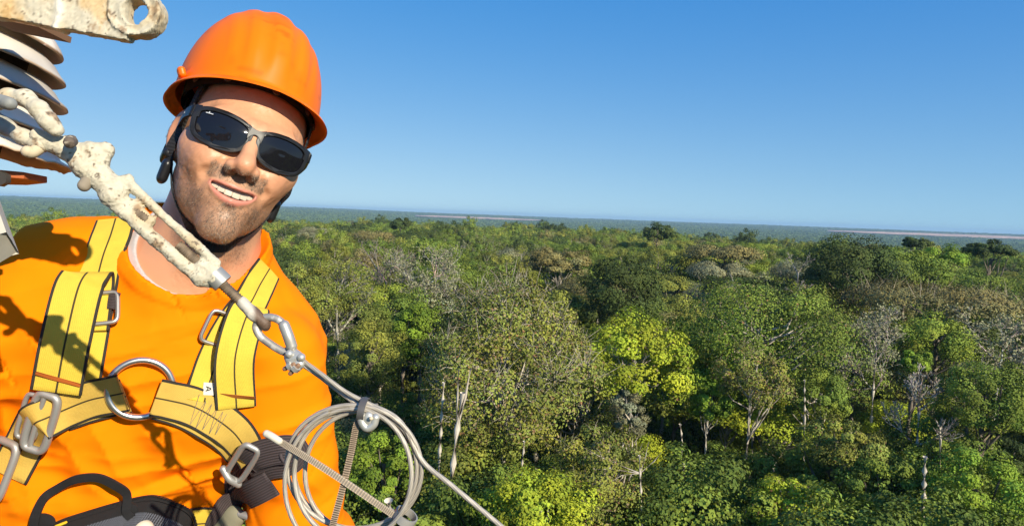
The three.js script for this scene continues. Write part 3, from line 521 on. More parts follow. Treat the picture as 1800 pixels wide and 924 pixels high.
function torsoOf(X, y, z) {   // torso axes
  const x = Math.abs(X);
  let d = ell(X, y, z, 0, -0.185, -0.010, 0.168, 0.200, 0.112);
  d = smin(d, cap(x, y, z, 0.03, -0.050, -0.030, 0.150, -0.092, -0.022, 0.046, 0.048), 0.06);
  d = smin(d, cap(x, y, z, 0.035, 0.008, -0.035, 0.130, -0.055, -0.030, 0.028, 0.036), 0.05);
  d = smin(d, ell(x, y, z, 0.078, -0.145, 0.050, 0.075, 0.062, 0.050), 0.05);
  d = smin(d, ell(X, y, z, 0, -0.390, -0.004, 0.158, 0.180, 0.112), 0.09);
  d = smin(d, ell(X, y, z, 0, -0.560, -0.010, 0.168, 0.130, 0.115), 0.08);
  return d;
}
// the arms, in the photographer's axes: his left hangs beside him, his right reaches out to hold the phone
const LS = P2(488, 630, 0.905), LE = P2(532, 960, 0.945), LW = P2(520, 1180, 0.83), RS = P2(112, 482, 0.865), RE = P2(-330, 800, 0.70), RW = P2(-330, 420, 0.42);
const armL = (x, y, z) => smin(cap(x, y, z, LS.x, LS.y, LS.z, LE.x, LE.y, LE.z, 0.053, 0.042), cap(x, y, z, LE.x, LE.y, LE.z, LW.x, LW.y, LW.z, 0.041, 0.028), 0.02);
const armR = (x, y, z) => smin(cap(x, y, z, RS.x, RS.y, RS.z, RE.x, RE.y, RE.z, 0.055, 0.043), cap(x, y, z, RE.x, RE.y, RE.z, RW.x, RW.y, RW.z, 0.041, 0.028), 0.02);
const inT = (x, y, z) => [te[0] * x + te[4] * y + te[8] * z + te[12], te[1] * x + te[5] * y + te[9] * z + te[13], te[2] * x + te[6] * y + te[10] * z + te[14]];
const inH = (x, y, z) => [he[0] * x + he[4] * y + he[8] * z + he[12], he[1] * x + he[5] * y + he[9] * z + he[13], he[2] * x + he[6] * y + he[10] * z + he[14]];
function trunkAndArms(x, y, z) { const t = inT(x, y, z); let d = torsoOf(t[0], t[1], t[2]); d = smin(d, armL(x, y, z), 0.035); return smin(d, armR(x, y, z), 0.04); }
function bodyOf(x, y, z) { const h = inH(x, y, z); let d = smin(trunkAndArms(x, y, z), neckOf(h[0], h[1], h[2]), 0.045); if (h[1] > -0.2) d = smin(d, headOnly(h[0], h[1], h[2]), 0.012); return d; }
// skin and stubble colours, in head axes
const stubble = (X, y, z) => {
  X = narrow(X, y);
  const x = Math.abs(X), n = 0.25 * fbm(X * 90, y * 90, z * 90, 2);
  let m = 0;
  const line = -0.060 - 0.30 * (0.055 - Math.min(x, 0.055)) + 0.35 * Math.max(0, 0.03 - z) * (x > 0.045 ? 1 : 0);      // upper edge on the cheek
  const jaw = step(line + 0.014, line - 0.018, y + 0.006 * n) * step(-0.155, -0.120, y - 0.02 * n) * step(-0.022, 0.004, z + 0.008 * n);
  m = Math.max(m, 0.56 * jaw);
  if (z > 0.045) {
    const mo = step(0.0115, 0.0070, Math.abs(y - (mouthY(X) + 0.0172 - 4.0 * x * x))) * step(0.038, 0.032, x) * (1 - 0.42 * step(0.018, 0.008, x));
    const side = step(0.011, 0.005, Math.abs(x - 0.0370)) * step(-0.066, -0.076, y) * step(-0.108, -0.09, y);
    const ch = step(0.032, 0.016, Math.hypot(X, (y + 0.103) * 1.2)), soul = step(0.012, 0.006, Math.hypot(X * 0.6, y + 0.0875));
    m = Math.max(m, 0.82 * mo, 0.70 * side, 0.78 * ch, 0.80 * soul);
  }
  if (x > 0.05 && z > -0.02) m = Math.max(m, 0.34 * step(0.02, -0.02, y) * step(0.026, 0.010, z) * step(-0.06, -0.03, y));
  return m * clamp(0.92 + 0.3 * n);
};
function skin(X0, y, z) {
  const X = narrow(X0, y), x = Math.abs(X), n = fbm(X * 60, y * 60, z * 60, 3), f = fbm(X * 420, y * 420, z * 420, 2);
  let c = [0.600 * (1 + 0.03 * n), 0.300 * (1 + 0.05 * n), 0.170 * (1 + 0.06 * n)];
  const red = 0.5 * step(0.035, 0.0, Math.hypot(x - 0.042, y + 0.028)) * (z > 0.03 ? 1 : 0) + 0.65 * step(0.022, 0.006, Math.hypot(X, y + 0.037, (z - 0.112) * 0.8)) + (x > 0.07 ? 0.7 : 0);
  c = [c[0], mix(c[1], 0.235, red * 0.6), mix(c[2], 0.125, red * 0.6)];
  const m = stubble(X0, y, z), d = clamp(m * (0.8 + 0.5 * f));
  c = c.map((q, i) => mix(q, [0.185, 0.140, 0.108][i], d * 0.85));
  if (z > 0.06 && y < -0.045 && y > -0.105) {
    const yc = mouthY(X), hh = mouthH(X), a = y - yc, t = clamp(x / 0.029);
    const lip = a > 0 ? step(hh + 0.0054 * (1 - 0.5 * t), hh + 0.0038 * (1 - 0.5 * t), a) : step(hh + 0.0110 * (1 - 0.6 * t), hh + 0.0088 * (1 - 0.6 * t), -a);
    const L = lip * step(0.0310, 0.0285, x);
    c = c.map((q, i) => mix(q, [0.57, 0.205, 0.155][i], 0.88 * L));
    if (Math.abs(a) < hh + 0.002 && z < 0.0900 - 9 * x * x) c = [0.12, 0.030, 0.026];
  }
  const hair = step(0.030, 0.040, y - 0.5 * z + 0.02 * n) * step(0.045, 0.02, z) + step(-0.03, -0.045, z) * step(-0.07, -0.05, y);
  return c.map((q, i) => mix(q, [0.07, 0.05, 0.038][i], clamp(hair) * 0.8 * clamp(0.8 + f)));
}
const hipWorld = V(0, -0.60, 0).applyMatrix4(TORSO).applyMatrix4(M);
const person = thing('person', 'smiling man in a bright orange long-sleeved shirt standing at the left', 'person', hipWorld);
const skinMat = mat({ vertexColors: true, roughness: 0.43, sheen: 0.2, sheenColor: lin(0.6, 0.35, 0.25), sheenRoughness: 0.5, specularIntensity: 0.7 });
{
  const pores = (X, y, z) => 0.00016 * noise(X * 700, y * 700, z * 700) + 0.0003 * noise(X * 160, y * 160, z * 160);
  const inHead = (X, y, z) => { const q = HEAD.elements, wx = q[0] * X + q[4] * y + q[8] * z + q[12], wy = q[1] * X + q[5] * y + q[9] * z + q[13], wz = q[2] * X + q[6] * y + q[10] * z + q[14]; return bodyOf(wx, wy, wz) + (z > 0 ? pores(X, y, z) : 0); };
  const fine = nets(inHead, [-0.115, -0.305, -0.125], [0.115, 0.128, 0.165], 0.0021, { color: skin });
  fine.applyMatrix4(HEAD);
  const coarse = nets((x, y, z) => { const h = inH(x, y, z); return Math.max(bodyOf(x, y, z) + 0.004, -Math.max(Math.abs(h[0]) - 0.108, -0.297 - h[1], h[1] - 0.5, Math.abs(h[2] - 0.02) - 0.137)); }, [-0.86, -0.66, -1.10], [-0.18, 0.16, -0.34], 0.011, { color: () => [0.555, 0.268, 0.132] });
  part('body', toWorld(mergeGeometries([fine, coarse])), skinMat, person);
  // teeth: one strip of separate crowns, following the arch
  const bits = [];
  for (let k = -4; k < 4; k++) {
    const w = [0.0048, 0.0042, 0.0044, 0.0040][k < 0 ? -k - 1 : k]; let cx = 0; for (let q = 0; q < (k < 0 ? -k - 1 : k); q++) cx += [0.0086, 0.0073, 0.0077, 0.007][q]; cx = (cx + w * 0.92) * (k < 0 ? -1 : 1);
    const g = new THREE.SphereGeometry(1, 14, 10), p = g.attributes.position;
    for (let i = 0; i < p.count; i++) { const s = (v) => Math.sign(v) * Math.pow(Math.abs(v), 0.33); p.setXYZ(i, s(p.getX(i)) * w, s(p.getY(i)) * (0.0058 - 0.0003 * Math.abs(k)), s(p.getZ(i)) * 0.0024); }
    g.computeVertexNormals(); g.rotateY(Math.atan(18 * cx)); g.translate(cx, mouthY(cx) + 0.0022 + 0.6 * Math.abs(cx) * 0.02, 0.0845 - 9.5 * cx * cx); bits.push(g);
  }
  for (let k = -3; k < 3; k++) { const cx = (k + 0.5) * 0.0058, g = new THREE.SphereGeometry(1, 10, 8); g.scale(0.0029, 0.004, 0.002); g.translate(cx, mouthY(cx) - 0.0078, 0.0815 - 9 * cx * cx); bits.push(g); }
  part('teeth', toWorld(mergeGeometries(bits).applyMatrix4(HEAD)), mat({ color: lin(0.52, 0.45, 0.36), roughness: 0.3 }), person);
  // stubble: short hairs standing on the jaw, chin and lip
  const R = rng(5), b = new Build(), v = new THREE.Vector3(), pos = fine.attributes.position, nor = fine.attributes.normal, idx = fine.index, face = [];
  for (let i = 0; i < idx.count; i += 3) face.push(i);
  let tries = 0, made = 0;
  while (made < 22000 && tries < 400000) {
    tries++; const i = face[Math.floor(R() * face.length)], a = idx.getX(i), c0 = idx.getX(i + 1), c1 = idx.getX(i + 2), s = R(), t = R() * (1 - s);
    const mixv = (at, k) => at.getComponent(a, k) * (1 - s - t) + at.getComponent(c0, k) * s + at.getComponent(c1, k) * t;
    const p = V(mixv(pos, 0), mixv(pos, 1), mixv(pos, 2)), h = inH(p.x, p.y, p.z); if (h[2] < -0.02 || h[1] > 0.0) continue;
    const m = stubble(h[0], h[1], h[2]); if (m < 0.08 || R() > m * m * 1.3) continue;
    const hx = narrow(h[0], h[1]), inLips = h[2] > 0.06 && Math.abs(h[1] - mouthY(hx)) < mouthH(hx) + 0.0055 && Math.abs(hx) < 0.029; if (inLips) continue;
    const n = V(mixv(nor, 0), mixv(nor, 1), mixv(nor, 2)).normalize(), dn = V(0.2 * (h[0] > 0 ? 1 : -1), -0.9, 0.1).transformDirection(HEAD);
    const d = n.clone().multiplyScalar(0.40).addScaledVector(dn, 0.85).add(V((R() - 0.5) * 0.7, (R() - 0.5) * 0.7, (R() - 0.5) * 0.7)).normalize(), L = 0.0014 + 0.0026 * R() * m, w = d.clone().cross(n).normalize().multiplyScalar(0.00012);
    const k = 0.5 + R(), col = R() < 0.3 ? [0.36 * k, 0.27 * k, 0.19 * k] : [0.11 * k, 0.082 * k, 0.062 * k], f = b.n;
    b.vert(p.x - w.x, p.y - w.y, p.z - w.z, col); b.vert(p.x + w.x, p.y + w.y, p.z + w.z, col); p.addScaledVector(d, L); b.vert(p.x, p.y, p.z, col); b.tri(f, f + 1, f + 2); made++;
  }
  part('beard', toWorld(b.geometry()), mat({ vertexColors: true, roughness: 0.6 }), person);
  // cropped hair at the temples below the helmet
  const hb = new Build();
  for (let k = 0; k < 2600; k++) {
    const side = R() < 0.5 ? -1 : 1, y = -0.012 + 0.075 * R(), z = -0.075 + 0.105 * R() - (y > 0.03 ? 0 : 0.03) , p = V(side * 0.085, y, z);
    let q = 0; for (; q < 30; q++) { const d = headOnly(p.x, p.y, p.z); if (d < 0.0002) break; p.x -= side * d * 0.8; if (p.x * side < 0.02) break; }
    const d = V(side * 0.14, -0.6 + 0.3 * R(), -0.5 + 0.3 * (R() - 0.5)).normalize(), w = V(0, 0.0003, 0.0003), c = [0.06, 0.043, 0.032].map((s) => s * (0.6 + 0.9 * R())), f = hb.n, L = 0.003 + 0.003 * R();
    hb.vert(p.x - w.x, p.y - w.y, p.z - w.z, c); hb.vert(p.x + w.x, p.y + w.y, p.z + w.z, c); hb.vert(p.x + d.x * L, p.y + d.y * L, p.z + d.z * L, c); hb.tri(f, f + 1, f + 2);
  }
  part('hair', toWorld(hb.geometry().applyMatrix4(HEAD)), mat({ vertexColors: true, roughness: 0.55 }), person);
}
// ---------------------------------------------------------------- orange shirt with its folds, and the white undershirt at the neck
const folds = (x, y, z) => {
  const [u, v, w] = inT(x, y, z);
  const f1 = (a, b, s1, s2, ph) => { const n = noise(a * s1 + ph, b * s2, ph); return 1 - Math.abs(n) * 2; };
  // pulls from the straps and the armpit: stretched noise along different lines
  let d = 0.0040 * f1(u * 0.86 + v * 0.5, u * 0.5 - v * 0.86, 7, 34, 2.3) * step(0.05, -0.12, v);
  d += 0.0034 * f1(u * 0.75 - v * 0.66, u * 0.66 + v * 0.75, 7, 22, 8.1);
  d += 0.0026 * f1(u * 0.95 + v * 0.3, u * 0.3 - v * 0.95, 12, 55, 5.7) * step(-0.16, -0.30, v);
  d += 0.0010 * noise(u * 48, v * 48, w * 48);
  d *= 1 + 0.5 * step(-0.12, -0.3, v);
  const crease = (a, b, s1, s2, ph, wd) => { const n = noise(a * s1 + ph, b * s2 + ph, ph); return Math.exp(-((n / wd) ** 2)) * step(-0.1, 0.35, noise(a * 9, b * 9, ph + 4)); };
  d -= 0.0034 * crease(u * 0.8 + v * 0.6, u * 0.6 - v * 0.8, 4, 22, 11.3, 0.09) + 0.0026 * crease(u * 0.7 - v * 0.71, u * 0.71 + v * 0.7, 5, 26, 17.9, 0.09) + 0.0016 * crease(u * 0.35 + v * 0.94, u * 0.94 - v * 0.35, 4, 24, 23.1, 0.08) * step(0.08, 0.16, Math.abs(u));
  return d;
};
const CA = P2(340, 428, 0.865), CB = V(0, -0.03, -0.02).applyMatrix4(HEAD);
const neckCut = (x, y, z, grow, side = 0) => cap(x, y, z, CA.x + side, CA.y, CA.z, CB.x, CB.y, CB.z, 0.074 + grow, 0.098 + grow);
function sleeves(x, y, z) {   // loose cloth round the arms, with a seam and wrinkles
  const l = smin(cap(x, y, z, LS.x, LS.y, LS.z, LE.x, LE.y, LE.z, 0.058, 0.058), cap(x, y, z, LE.x, LE.y, LE.z, LW.x, LW.y, LW.z, 0.058, 0.042), 0.03);
  return Math.min(l, armR(x, y, z) - 0.008);
}
function shirtOf(x, y, z) {
  const h = inH(x, y, z), t = inT(x, y, z);
  let d = torsoOf(t[0], t[1], t[2]); const n = neckOf(h[0], h[1], h[2]);
  d = smin(d, n, 0.045) - 0.007;
  d = smin(d, sleeves(x, y, z), 0.03);
  d -= folds(x, y, z) + 0.001;
  const cut = neckCut(x, y, z, 0), rib = Math.max(Math.abs(cut) - 0.016, -d) < 0.004 ? 0.0022 * step(0.018, 0.013, cut) : 0;   // ribbed neckband stands proud
  return smax(d - rib, -cut, 0.004);
}
function under(x, y, z) { const h = inH(x, y, z), t = inT(x, y, z); const d = smin(torsoOf(t[0], t[1], t[2]), neckOf(h[0], h[1], h[2]), 0.045) - 0.0035; return smax(Math.max(d, neckCut(x, y, z, 0.03)), -neckCut(x, y, z, -0.0012, 0.009), 0.003); }
{
  const shirt = nets(shirtOf, [-0.95, -0.66, -1.10], [-0.17, 0.16, -0.34], 0.0042, { eps: 0.0022, color: (x, y, z) => { const n = 1 + 0.05 * fbm(x * 30, y * 30, z * 30, 3); return [n, n, n]; } });
  part('shirt', toWorld(shirt), mat({ color: lin(0.93, 0.215, 0.001), vertexColors: true, roughness: 0.85, clearcoat: 0.01, specularIntensity: 0.15 }), person);
  const vest = nets(under, [-0.58, -0.12, -0.99], [-0.25, 0.14, -0.72], 0.0032, {});
  part('undershirt', toWorld(vest), mat({ color: lin(0.44, 0.42, 0.43), roughness: 0.9 }), person);
  const leg = (x, y, z) => { const t = inT(x, y, z), s = Math.abs(t[0]); let d = ell(t[0], t[1], t[2], 0, -0.60, -0.01, 0.176, 0.11, 0.125); d = smin(d, cap(s, t[1], t[2], 0.09, -0.64, 0.0, 0.115, -1.05, 0.06, 0.085, 0.062), 0.05); return smin(d, cap(s, t[1], t[2], 0.115, -1.05, 0.06, 0.12, -1.45, -0.04, 0.060, 0.045), 0.03); };
  part('trousers', toWorld(nets(leg, [-1.7, -1.75, -1.35], [-0.4, -0.50, -0.55], 0.014)), mat({ color: lin(0.03, 0.032, 0.038), roughness: 0.9 }), person);
}
// the point of the shirt seen at a pixel, and the way the cloth faces there
function march(px, py, f, from = 0.3) { const d = V((px - 900) / 1200, (462 - py) / 1200, -1).normalize(), p = d.clone().multiplyScalar(from); for (let k = 0; k < 160; k++) { const s = f(p.x, p.y, p.z); if (s < 0.0003) break; p.addScaledVector(d, s * 0.7); if (p.z < -1.4) return null; } return p; }
function facing(p, f, e = 0.014) { return V(f(p.x + e, p.y, p.z) - f(p.x - e, p.y, p.z), f(p.x, p.y + e, p.z) - f(p.x, p.y - e, p.z), f(p.x, p.y, p.z + e) - f(p.x, p.y, p.z - e)).normalize(); }

// ---------------------------------------------------------------- hard hat
const hatAt = HAT0.clone().multiply(new THREE.Matrix4().compose(V(0.0042, 0.0614, -0.0337), new THREE.Quaternion().setFromEuler(new THREE.Euler(-0.0875, 0.002, 0.070)), V(1, 1, 1)));
const hatBase = V(0, 0, 0).applyMatrix4(hatAt).applyMatrix4(M);
const hat = thing('hard_hat', 'glossy orange ribbed safety helmet worn by the smiling man', 'helmet', hatBase);
const orange = mat({ vertexColors: true, color: lin(0.90, 0.165, 0.001), roughness: 0.46, clearcoat: 0.02, specularIntensity: 0.3 });
const black = mat({ color: lin(0.018, 0.018, 0.020), roughness: 0.7 }), blackPlastic = mat({ color: lin(0.014, 0.014, 0.016), roughness: 0.35 });
{
  // profile from crown to rim, then out along the brim; a is the angle from his forehead
  const NA = 220, rows = 46, outer = new Build(), white = [1, 1, 1];
  const point = (a, v, inset) => {
    const s = Math.sin(a), c = Math.cos(a), A = 0.0885, Bz = 0.114, H = 0.131, front = Math.max(0, c);
    let x, y, z;
    const q = Math.min(v, 0.8) / 0.8, th = q * Math.PI / 2, rr = Math.pow(Math.sin(th), 0.86), yy = Math.pow(Math.cos(th), 0.92);
    x = A * rr * s; z = Bz * rr * c; y = H * yy;
    // three ribs over the crown from front to back and shallow side flutes
    const across = x / A, rib = (w, o) => Math.exp(-(((across - o) / w) ** 4)), lane = step(0.02, 0.16, q) * step(1.0, 0.82, q) * (0.35 + 0.65 * Math.abs(c));
    const up = 0.0036 * rib(0.15, 0) + 0.0020 * (rib(0.085, 0.36) + rib(0.085, -0.36)) + 0.0010 * (rib(0.06, 0.60) + rib(0.06, -0.60)), nrm = V(x / (A * A), y / (H * H), z / (Bz * Bz)).normalize();
    const lift = (q < 0.16 ? mix(0.0036 * rib(0.15, 0) + 0.0020 * (rib(0.085, 0.36) + rib(0.085, -0.36)), up, lane) * 0.9 : up * (lane * 0.9 + 0.1 * (q < 0.85 ? 1 : 0))) - inset;
    x += nrm.x * lift; y += nrm.y * lift; z += nrm.z * lift;
    if (v > 0.8) { const e = (v - 0.8) / 0.2, out = 0.0085 + 0.022 * front ** 1.5 + 0.004 * Math.max(0, -c); x += s * out * e * 0.98; z += c * out * e; y -= (0.006 + 0.006 * front) * e ** 1.4 + (0.0 + 0.004 * Math.abs(s)) * e; if (e > 0.85) y -= 0.0022 * (e - 0.85) / 0.15 * (inset > 0 ? 0.4 : 1); }
    return [x, y, z];
  };
  for (const inset of [0, 0.0028]) for (let j = 0; j <= rows; j++) for (let i = 0; i < NA; i++) { const q = point(i / NA * Math.PI * 2, Math.pow(j / rows, 0.9), inset), w = 1 - 0.16 * step(0.12, 0.5, fbm(q[0] * 40, q[1] * 40, q[2] * 40, 4)) - 0.22 * step(0.30, 0.36, fbm(q[0] * 26, q[1] * 150, q[2] * 26 + 4, 3)); outer.vert(...q, [w, w, w + 0.4 * (1 - w)]); }
  const layer = (rows + 1) * NA;
  for (let j = 0; j < rows; j++) for (let i = 0; i < NA; i++) { const a = j * NA + i, b = j * NA + (i + 1) % NA; outer.tri(a, a + NA, b); outer.tri(b, a + NA, b + NA); outer.tri(layer + a, layer + b, layer + a + NA); outer.tri(layer + b, layer + b + NA, layer + a + NA); }
  for (let i = 0; i < NA; i++) { const a = rows * NA + i, b = rows * NA + (i + 1) % NA; outer.tri(a, layer + a, b); outer.tri(b, layer + a, layer + b); }
  part('shell', toWorld(outer.geometry().applyMatrix4(hatAt)), orange, hat);
  // slot for an ear muff at the side
  const slot = new THREE.CapsuleGeometry(0.0048, 0.005, 6, 12); slot.rotateZ(0.5); slot.scale(1, 1, 1.6); slot.translate(-0.0900, 0.005, 0.034);
  part('side_slot', toWorld(slot.applyMatrix4(hatAt)), mat({ color: lin(0.90, 0.165, 0.001), roughness: 0.46 }), hat);
  // headband and its hangers inside
  const band = new Build(), NB_ = 90; for (let j = 0; j < 2; j++) for (let i = 0; i < NB_; i++) { const a = i / NB_ * Math.PI * 2; for (const y of [-0.012, 0.020]) band.vert((0.0770 + j * 0.0022) * Math.sin(a), y + 0.006 * Math.cos(a), (0.0940 + j * 0.0022) * Math.cos(a) + 0.012, white); }
  for (let j = 0; j < 2; j++) for (let i = 0; i < NB_; i++) { const a = (j * NB_ + i) * 2, b = (j * NB_ + (i + 1) % NB_) * 2; band.tri(a, b, a + 1); band.tri(b, b + 1, a + 1); }
  part('headband', toWorld(band.geometry().applyMatrix4(hatAt)), mat({ color: lin(0.028, 0.026, 0.026), roughness: 0.85 }), hat);
  for (const a of [-1.15, -0.62, 0.05, 0.68, 1.2]) { const g = new THREE.CapsuleGeometry(0.0040, 0.018, 4, 8); g.scale(1.2, 1, 0.5); g.rotateX(-0.35); g.rotateY(a); g.translate(0.0795 * Math.sin(a), 0.006, 0.0965 * Math.cos(a) + 0.010); part('hanger', toWorld(g.applyMatrix4(hatAt)), mat({ color: lin(0.16, 0.10, 0.075), roughness: 0.6 }), hat); }
}
// a woven band along points: width, thickness, which way it faces
function ribbon(pts, nor, width, thick, { n = 40, round = 0 } = {}) {
  const cp = new THREE.CatmullRomCurve3(pts, false, 'centripetal'), cn = new THREE.CatmullRomCurve3(nor, false, 'catmullrom'), p = [], uv = [], I = [], len = cp.getLength();
  const push = (q, u, v) => { p.push(q.x, q.y, q.z); uv.push(u, v); };
  const lerpN = (t) => { const f = t * (nor.length - 1), k = Math.min(nor.length - 2, Math.floor(f)); return nor[k].clone().lerp(nor[k + 1], f - k).normalize(); };
  for (let k = 0; k <= n; k++) {
    const t = k / n, c = cp.getPoint(t), T = cp.getTangent(t), N = lerpN(t); N.addScaledVector(T, -N.dot(T)).normalize(); const W = T.clone().cross(N).normalize().multiplyScalar(width / 2), h = N.clone().multiplyScalar(thick / 2), v = t * len;
    const a = c.clone().sub(W).add(h), b = c.clone().add(W).add(h), d = c.clone().add(W).sub(h), e = c.clone().sub(W).sub(h), mtop = c.clone().addScaledVector(N, thick / 2 + thick * 0.12);
    push(a, 0.012, v); push(mtop, 0.5, v); push(b, 0.988, v); push(b, 0.02, v); push(d, 0.02, v); push(d, 0.988, v); push(e, 0.012, v); push(e, 0.02, v); push(a, 0.02, v);
  }
  const S = 9; for (let k = 0; k < n; k++) for (const [i, j] of [[0, 1], [1, 2], [3, 4], [5, 6], [7, 8]]) { const a = k * S + i, b = k * S + j; I.push(a, b, a + S, b, b + S, a + S); }
  for (const k of [0, n]) I.push(k * S, k * S + 2, k * S + 5, k * S, k * S + 5, k * S + 6);
  const g = new THREE.BufferGeometry(); g.setAttribute('position', new THREE.BufferAttribute(new Float32Array(p), 3)); g.setAttribute('uv', new THREE.BufferAttribute(new Float32Array(uv), 2)); g.setIndex(I); g.computeVertexNormals(); return g;
}
// strap material: colour across (u) with edge lines, weave along (v, metres)
function webbing(paint, bumpMetres, rep) {
  const w = 128, h = 128, c = document.createElement('canvas'), b = document.createElement('canvas'); c.width = b.width = w; c.height = b.height = h;
  const x = c.getContext('2d'), y = b.getContext('2d'), im = x.createImageData(w, h), bm = y.createImageData(w, h), R = rng(31);
  for (let j = 0; j < h; j++) for (let i = 0; i < w; i++) { const [col, hgt] = paint(i / w, j / h, R), o = (j * w + i) * 4; for (let q = 0; q < 3; q++) { im.data[o + q] = clamp(col[q], 0, 255); bm.data[o + q] = clamp(hgt * 255, 0, 255); } im.data[o + 3] = bm.data[o + 3] = 255; }
  x.putImageData(im, 0, 0); y.putImageData(bm, 0, 0);
  const t = new THREE.CanvasTexture(c), u = new THREE.CanvasTexture(b); t.colorSpace = THREE.SRGBColorSpace;
  for (const q of [t, u]) { q.wrapS = q.wrapT = THREE.RepeatWrapping; q.repeat.set(1, rep); q.magFilter = THREE.LinearFilter; }
  return mat({ map: t, bumpMap: u, bumpScale: bumpMetres, roughness: 0.85 });
}
const strapCloth = (r, g, b) => webbing((u, v, R) => {
  const e = Math.min(u, 1 - u), weave = 0.5 + 0.5 * Math.sin(v * Math.PI * 2 * 16) * Math.sign(Math.sin(u * Math.PI * 2 * 26)), n = R() * 0.10, grime = 0.06 * fbm(u * 4, v * 3, 2, 3);
  if (e < 0.066) return [[34 + 18 * weave, 31 + 16 * weave, 28 + 14 * weave], 0.3 + 0.5 * weave];
  if (Math.abs(u - 0.5) < 0.017) return [[62, 52, 26], 0.25];
  const s = 0.90 + 0.06 * weave + n * 0.6 + grime; return [[r * s, g * s, b * s], 0.4 + 0.4 * weave];
}, 0.0005, 22);
const yellowWeb = strapCloth(218, 188, 62), tanWeb = strapCloth(208, 172, 78);
const blackWeb = webbing((u, v, R) => { const rib = 0.5 + 0.5 * Math.cos(u * Math.PI * 2 * 11), s = 0.75 + 0.25 * rib + 0.15 * R(); return [[70 * s, 60 * s, 62 * s], rib]; }, 0.0008, 22);
const cordWeb = webbing((u, v, R) => { const s = 0.7 + 0.5 * R(); return [[34 * s, 33 * s, 36 * s], 0.5 + 0.5 * Math.sin(v * 50)]; }, 0.0005, 30);
// straps of the helmet, lying on the head: pixel, lift above the skin
function onHead(px, py, lift) { const p = march(px, py, bodyOf, 0.5), n = p ? facing(p, bodyOf, 0.008) : null; return p ? [p.addScaledVector(n, lift), n] : null; }
const hp = (x, y, z) => V(x, y, z).applyMatrix4(HEAD), hd = (x, y, z) => V(x, y, z).transformDirection(HEAD);
function headStrap(list, width, name, parent, material = cordWeb) { // points in head axes just off the skin
  const pts = [], nor = [];
  for (const [x, y, z, ex] of list) { const n = V(x, y * 0.5, z).normalize(); const p = V(x, y, z), f = (q) => smin(headOnly(q.x, q.y, q.z), neckOf(q.x, q.y, q.z), 0.01), e = 0.004; let nn = n; for (let k = 0; k < 30; k++) { nn = V(f(V(p.x + e, p.y, p.z)) - f(V(p.x - e, p.y, p.z)), f(V(p.x, p.y + e, p.z)) - f(V(p.x, p.y - e, p.z)), f(V(p.x, p.y, p.z + e)) - f(V(p.x, p.y, p.z - e))).normalize(); p.addScaledVector(nn, (0.0022 + (ex || 0) - f(p)) * 0.8); } pts.push(p.applyMatrix4(HEAD)); nor.push(nn.transformDirection(HEAD)); }
  return part(name, toWorld(ribbon(pts, nor, width, 0.0017, { n: 60 })), material, parent);
}
for (const s of [-1, 1]) {
  headStrap([[s * 0.071, 0.062, 0.030, 0.006], [s * 0.077, 0.030, 0.022, 0.001], [s * 0.078, 0.000, 0.010], [s * 0.076, -0.030, 0.004], [s * 0.072, -0.055, 0.002], [s * 0.064, -0.078, 0.010], [s * 0.048, -0.105, 0.024], [s * 0.026, -0.128, 0.040], [0, -0.136, 0.048]], 0.013, 'chin_strap', hat);
  headStrap([[s * 0.072, 0.050, -0.055, 0.008], [s * 0.074, 0.010, -0.050, 0.004], [s * 0.076, -0.025, -0.028, 0.003], [s * 0.074, -0.048, -0.004, 0.002]], 0.013, 'rear_strap', hat);
  // buckle below the ear: clip and adjuster
  const a = new THREE.CapsuleGeometry(0.0085, 0.016, 5, 12), b = new THREE.CapsuleGeometry(0.0075, 0.016, 4, 10);
  a.scale(0.75, 1, 1); a.rotateX(0.25); a.translate(s * (s > 0 ? 0.062 : 0.0715), -0.056, 0.000); b.rotateX(1.2); b.translate(s * (s > 0 ? 0.066 : 0.0745), -0.036, -0.012);
  const bu = part('buckle', toWorld(a.applyMatrix4(HEAD)), blackPlastic, hat); part('adjuster', toWorld(b.applyMatrix4(HEAD)), blackPlastic, bu);
}
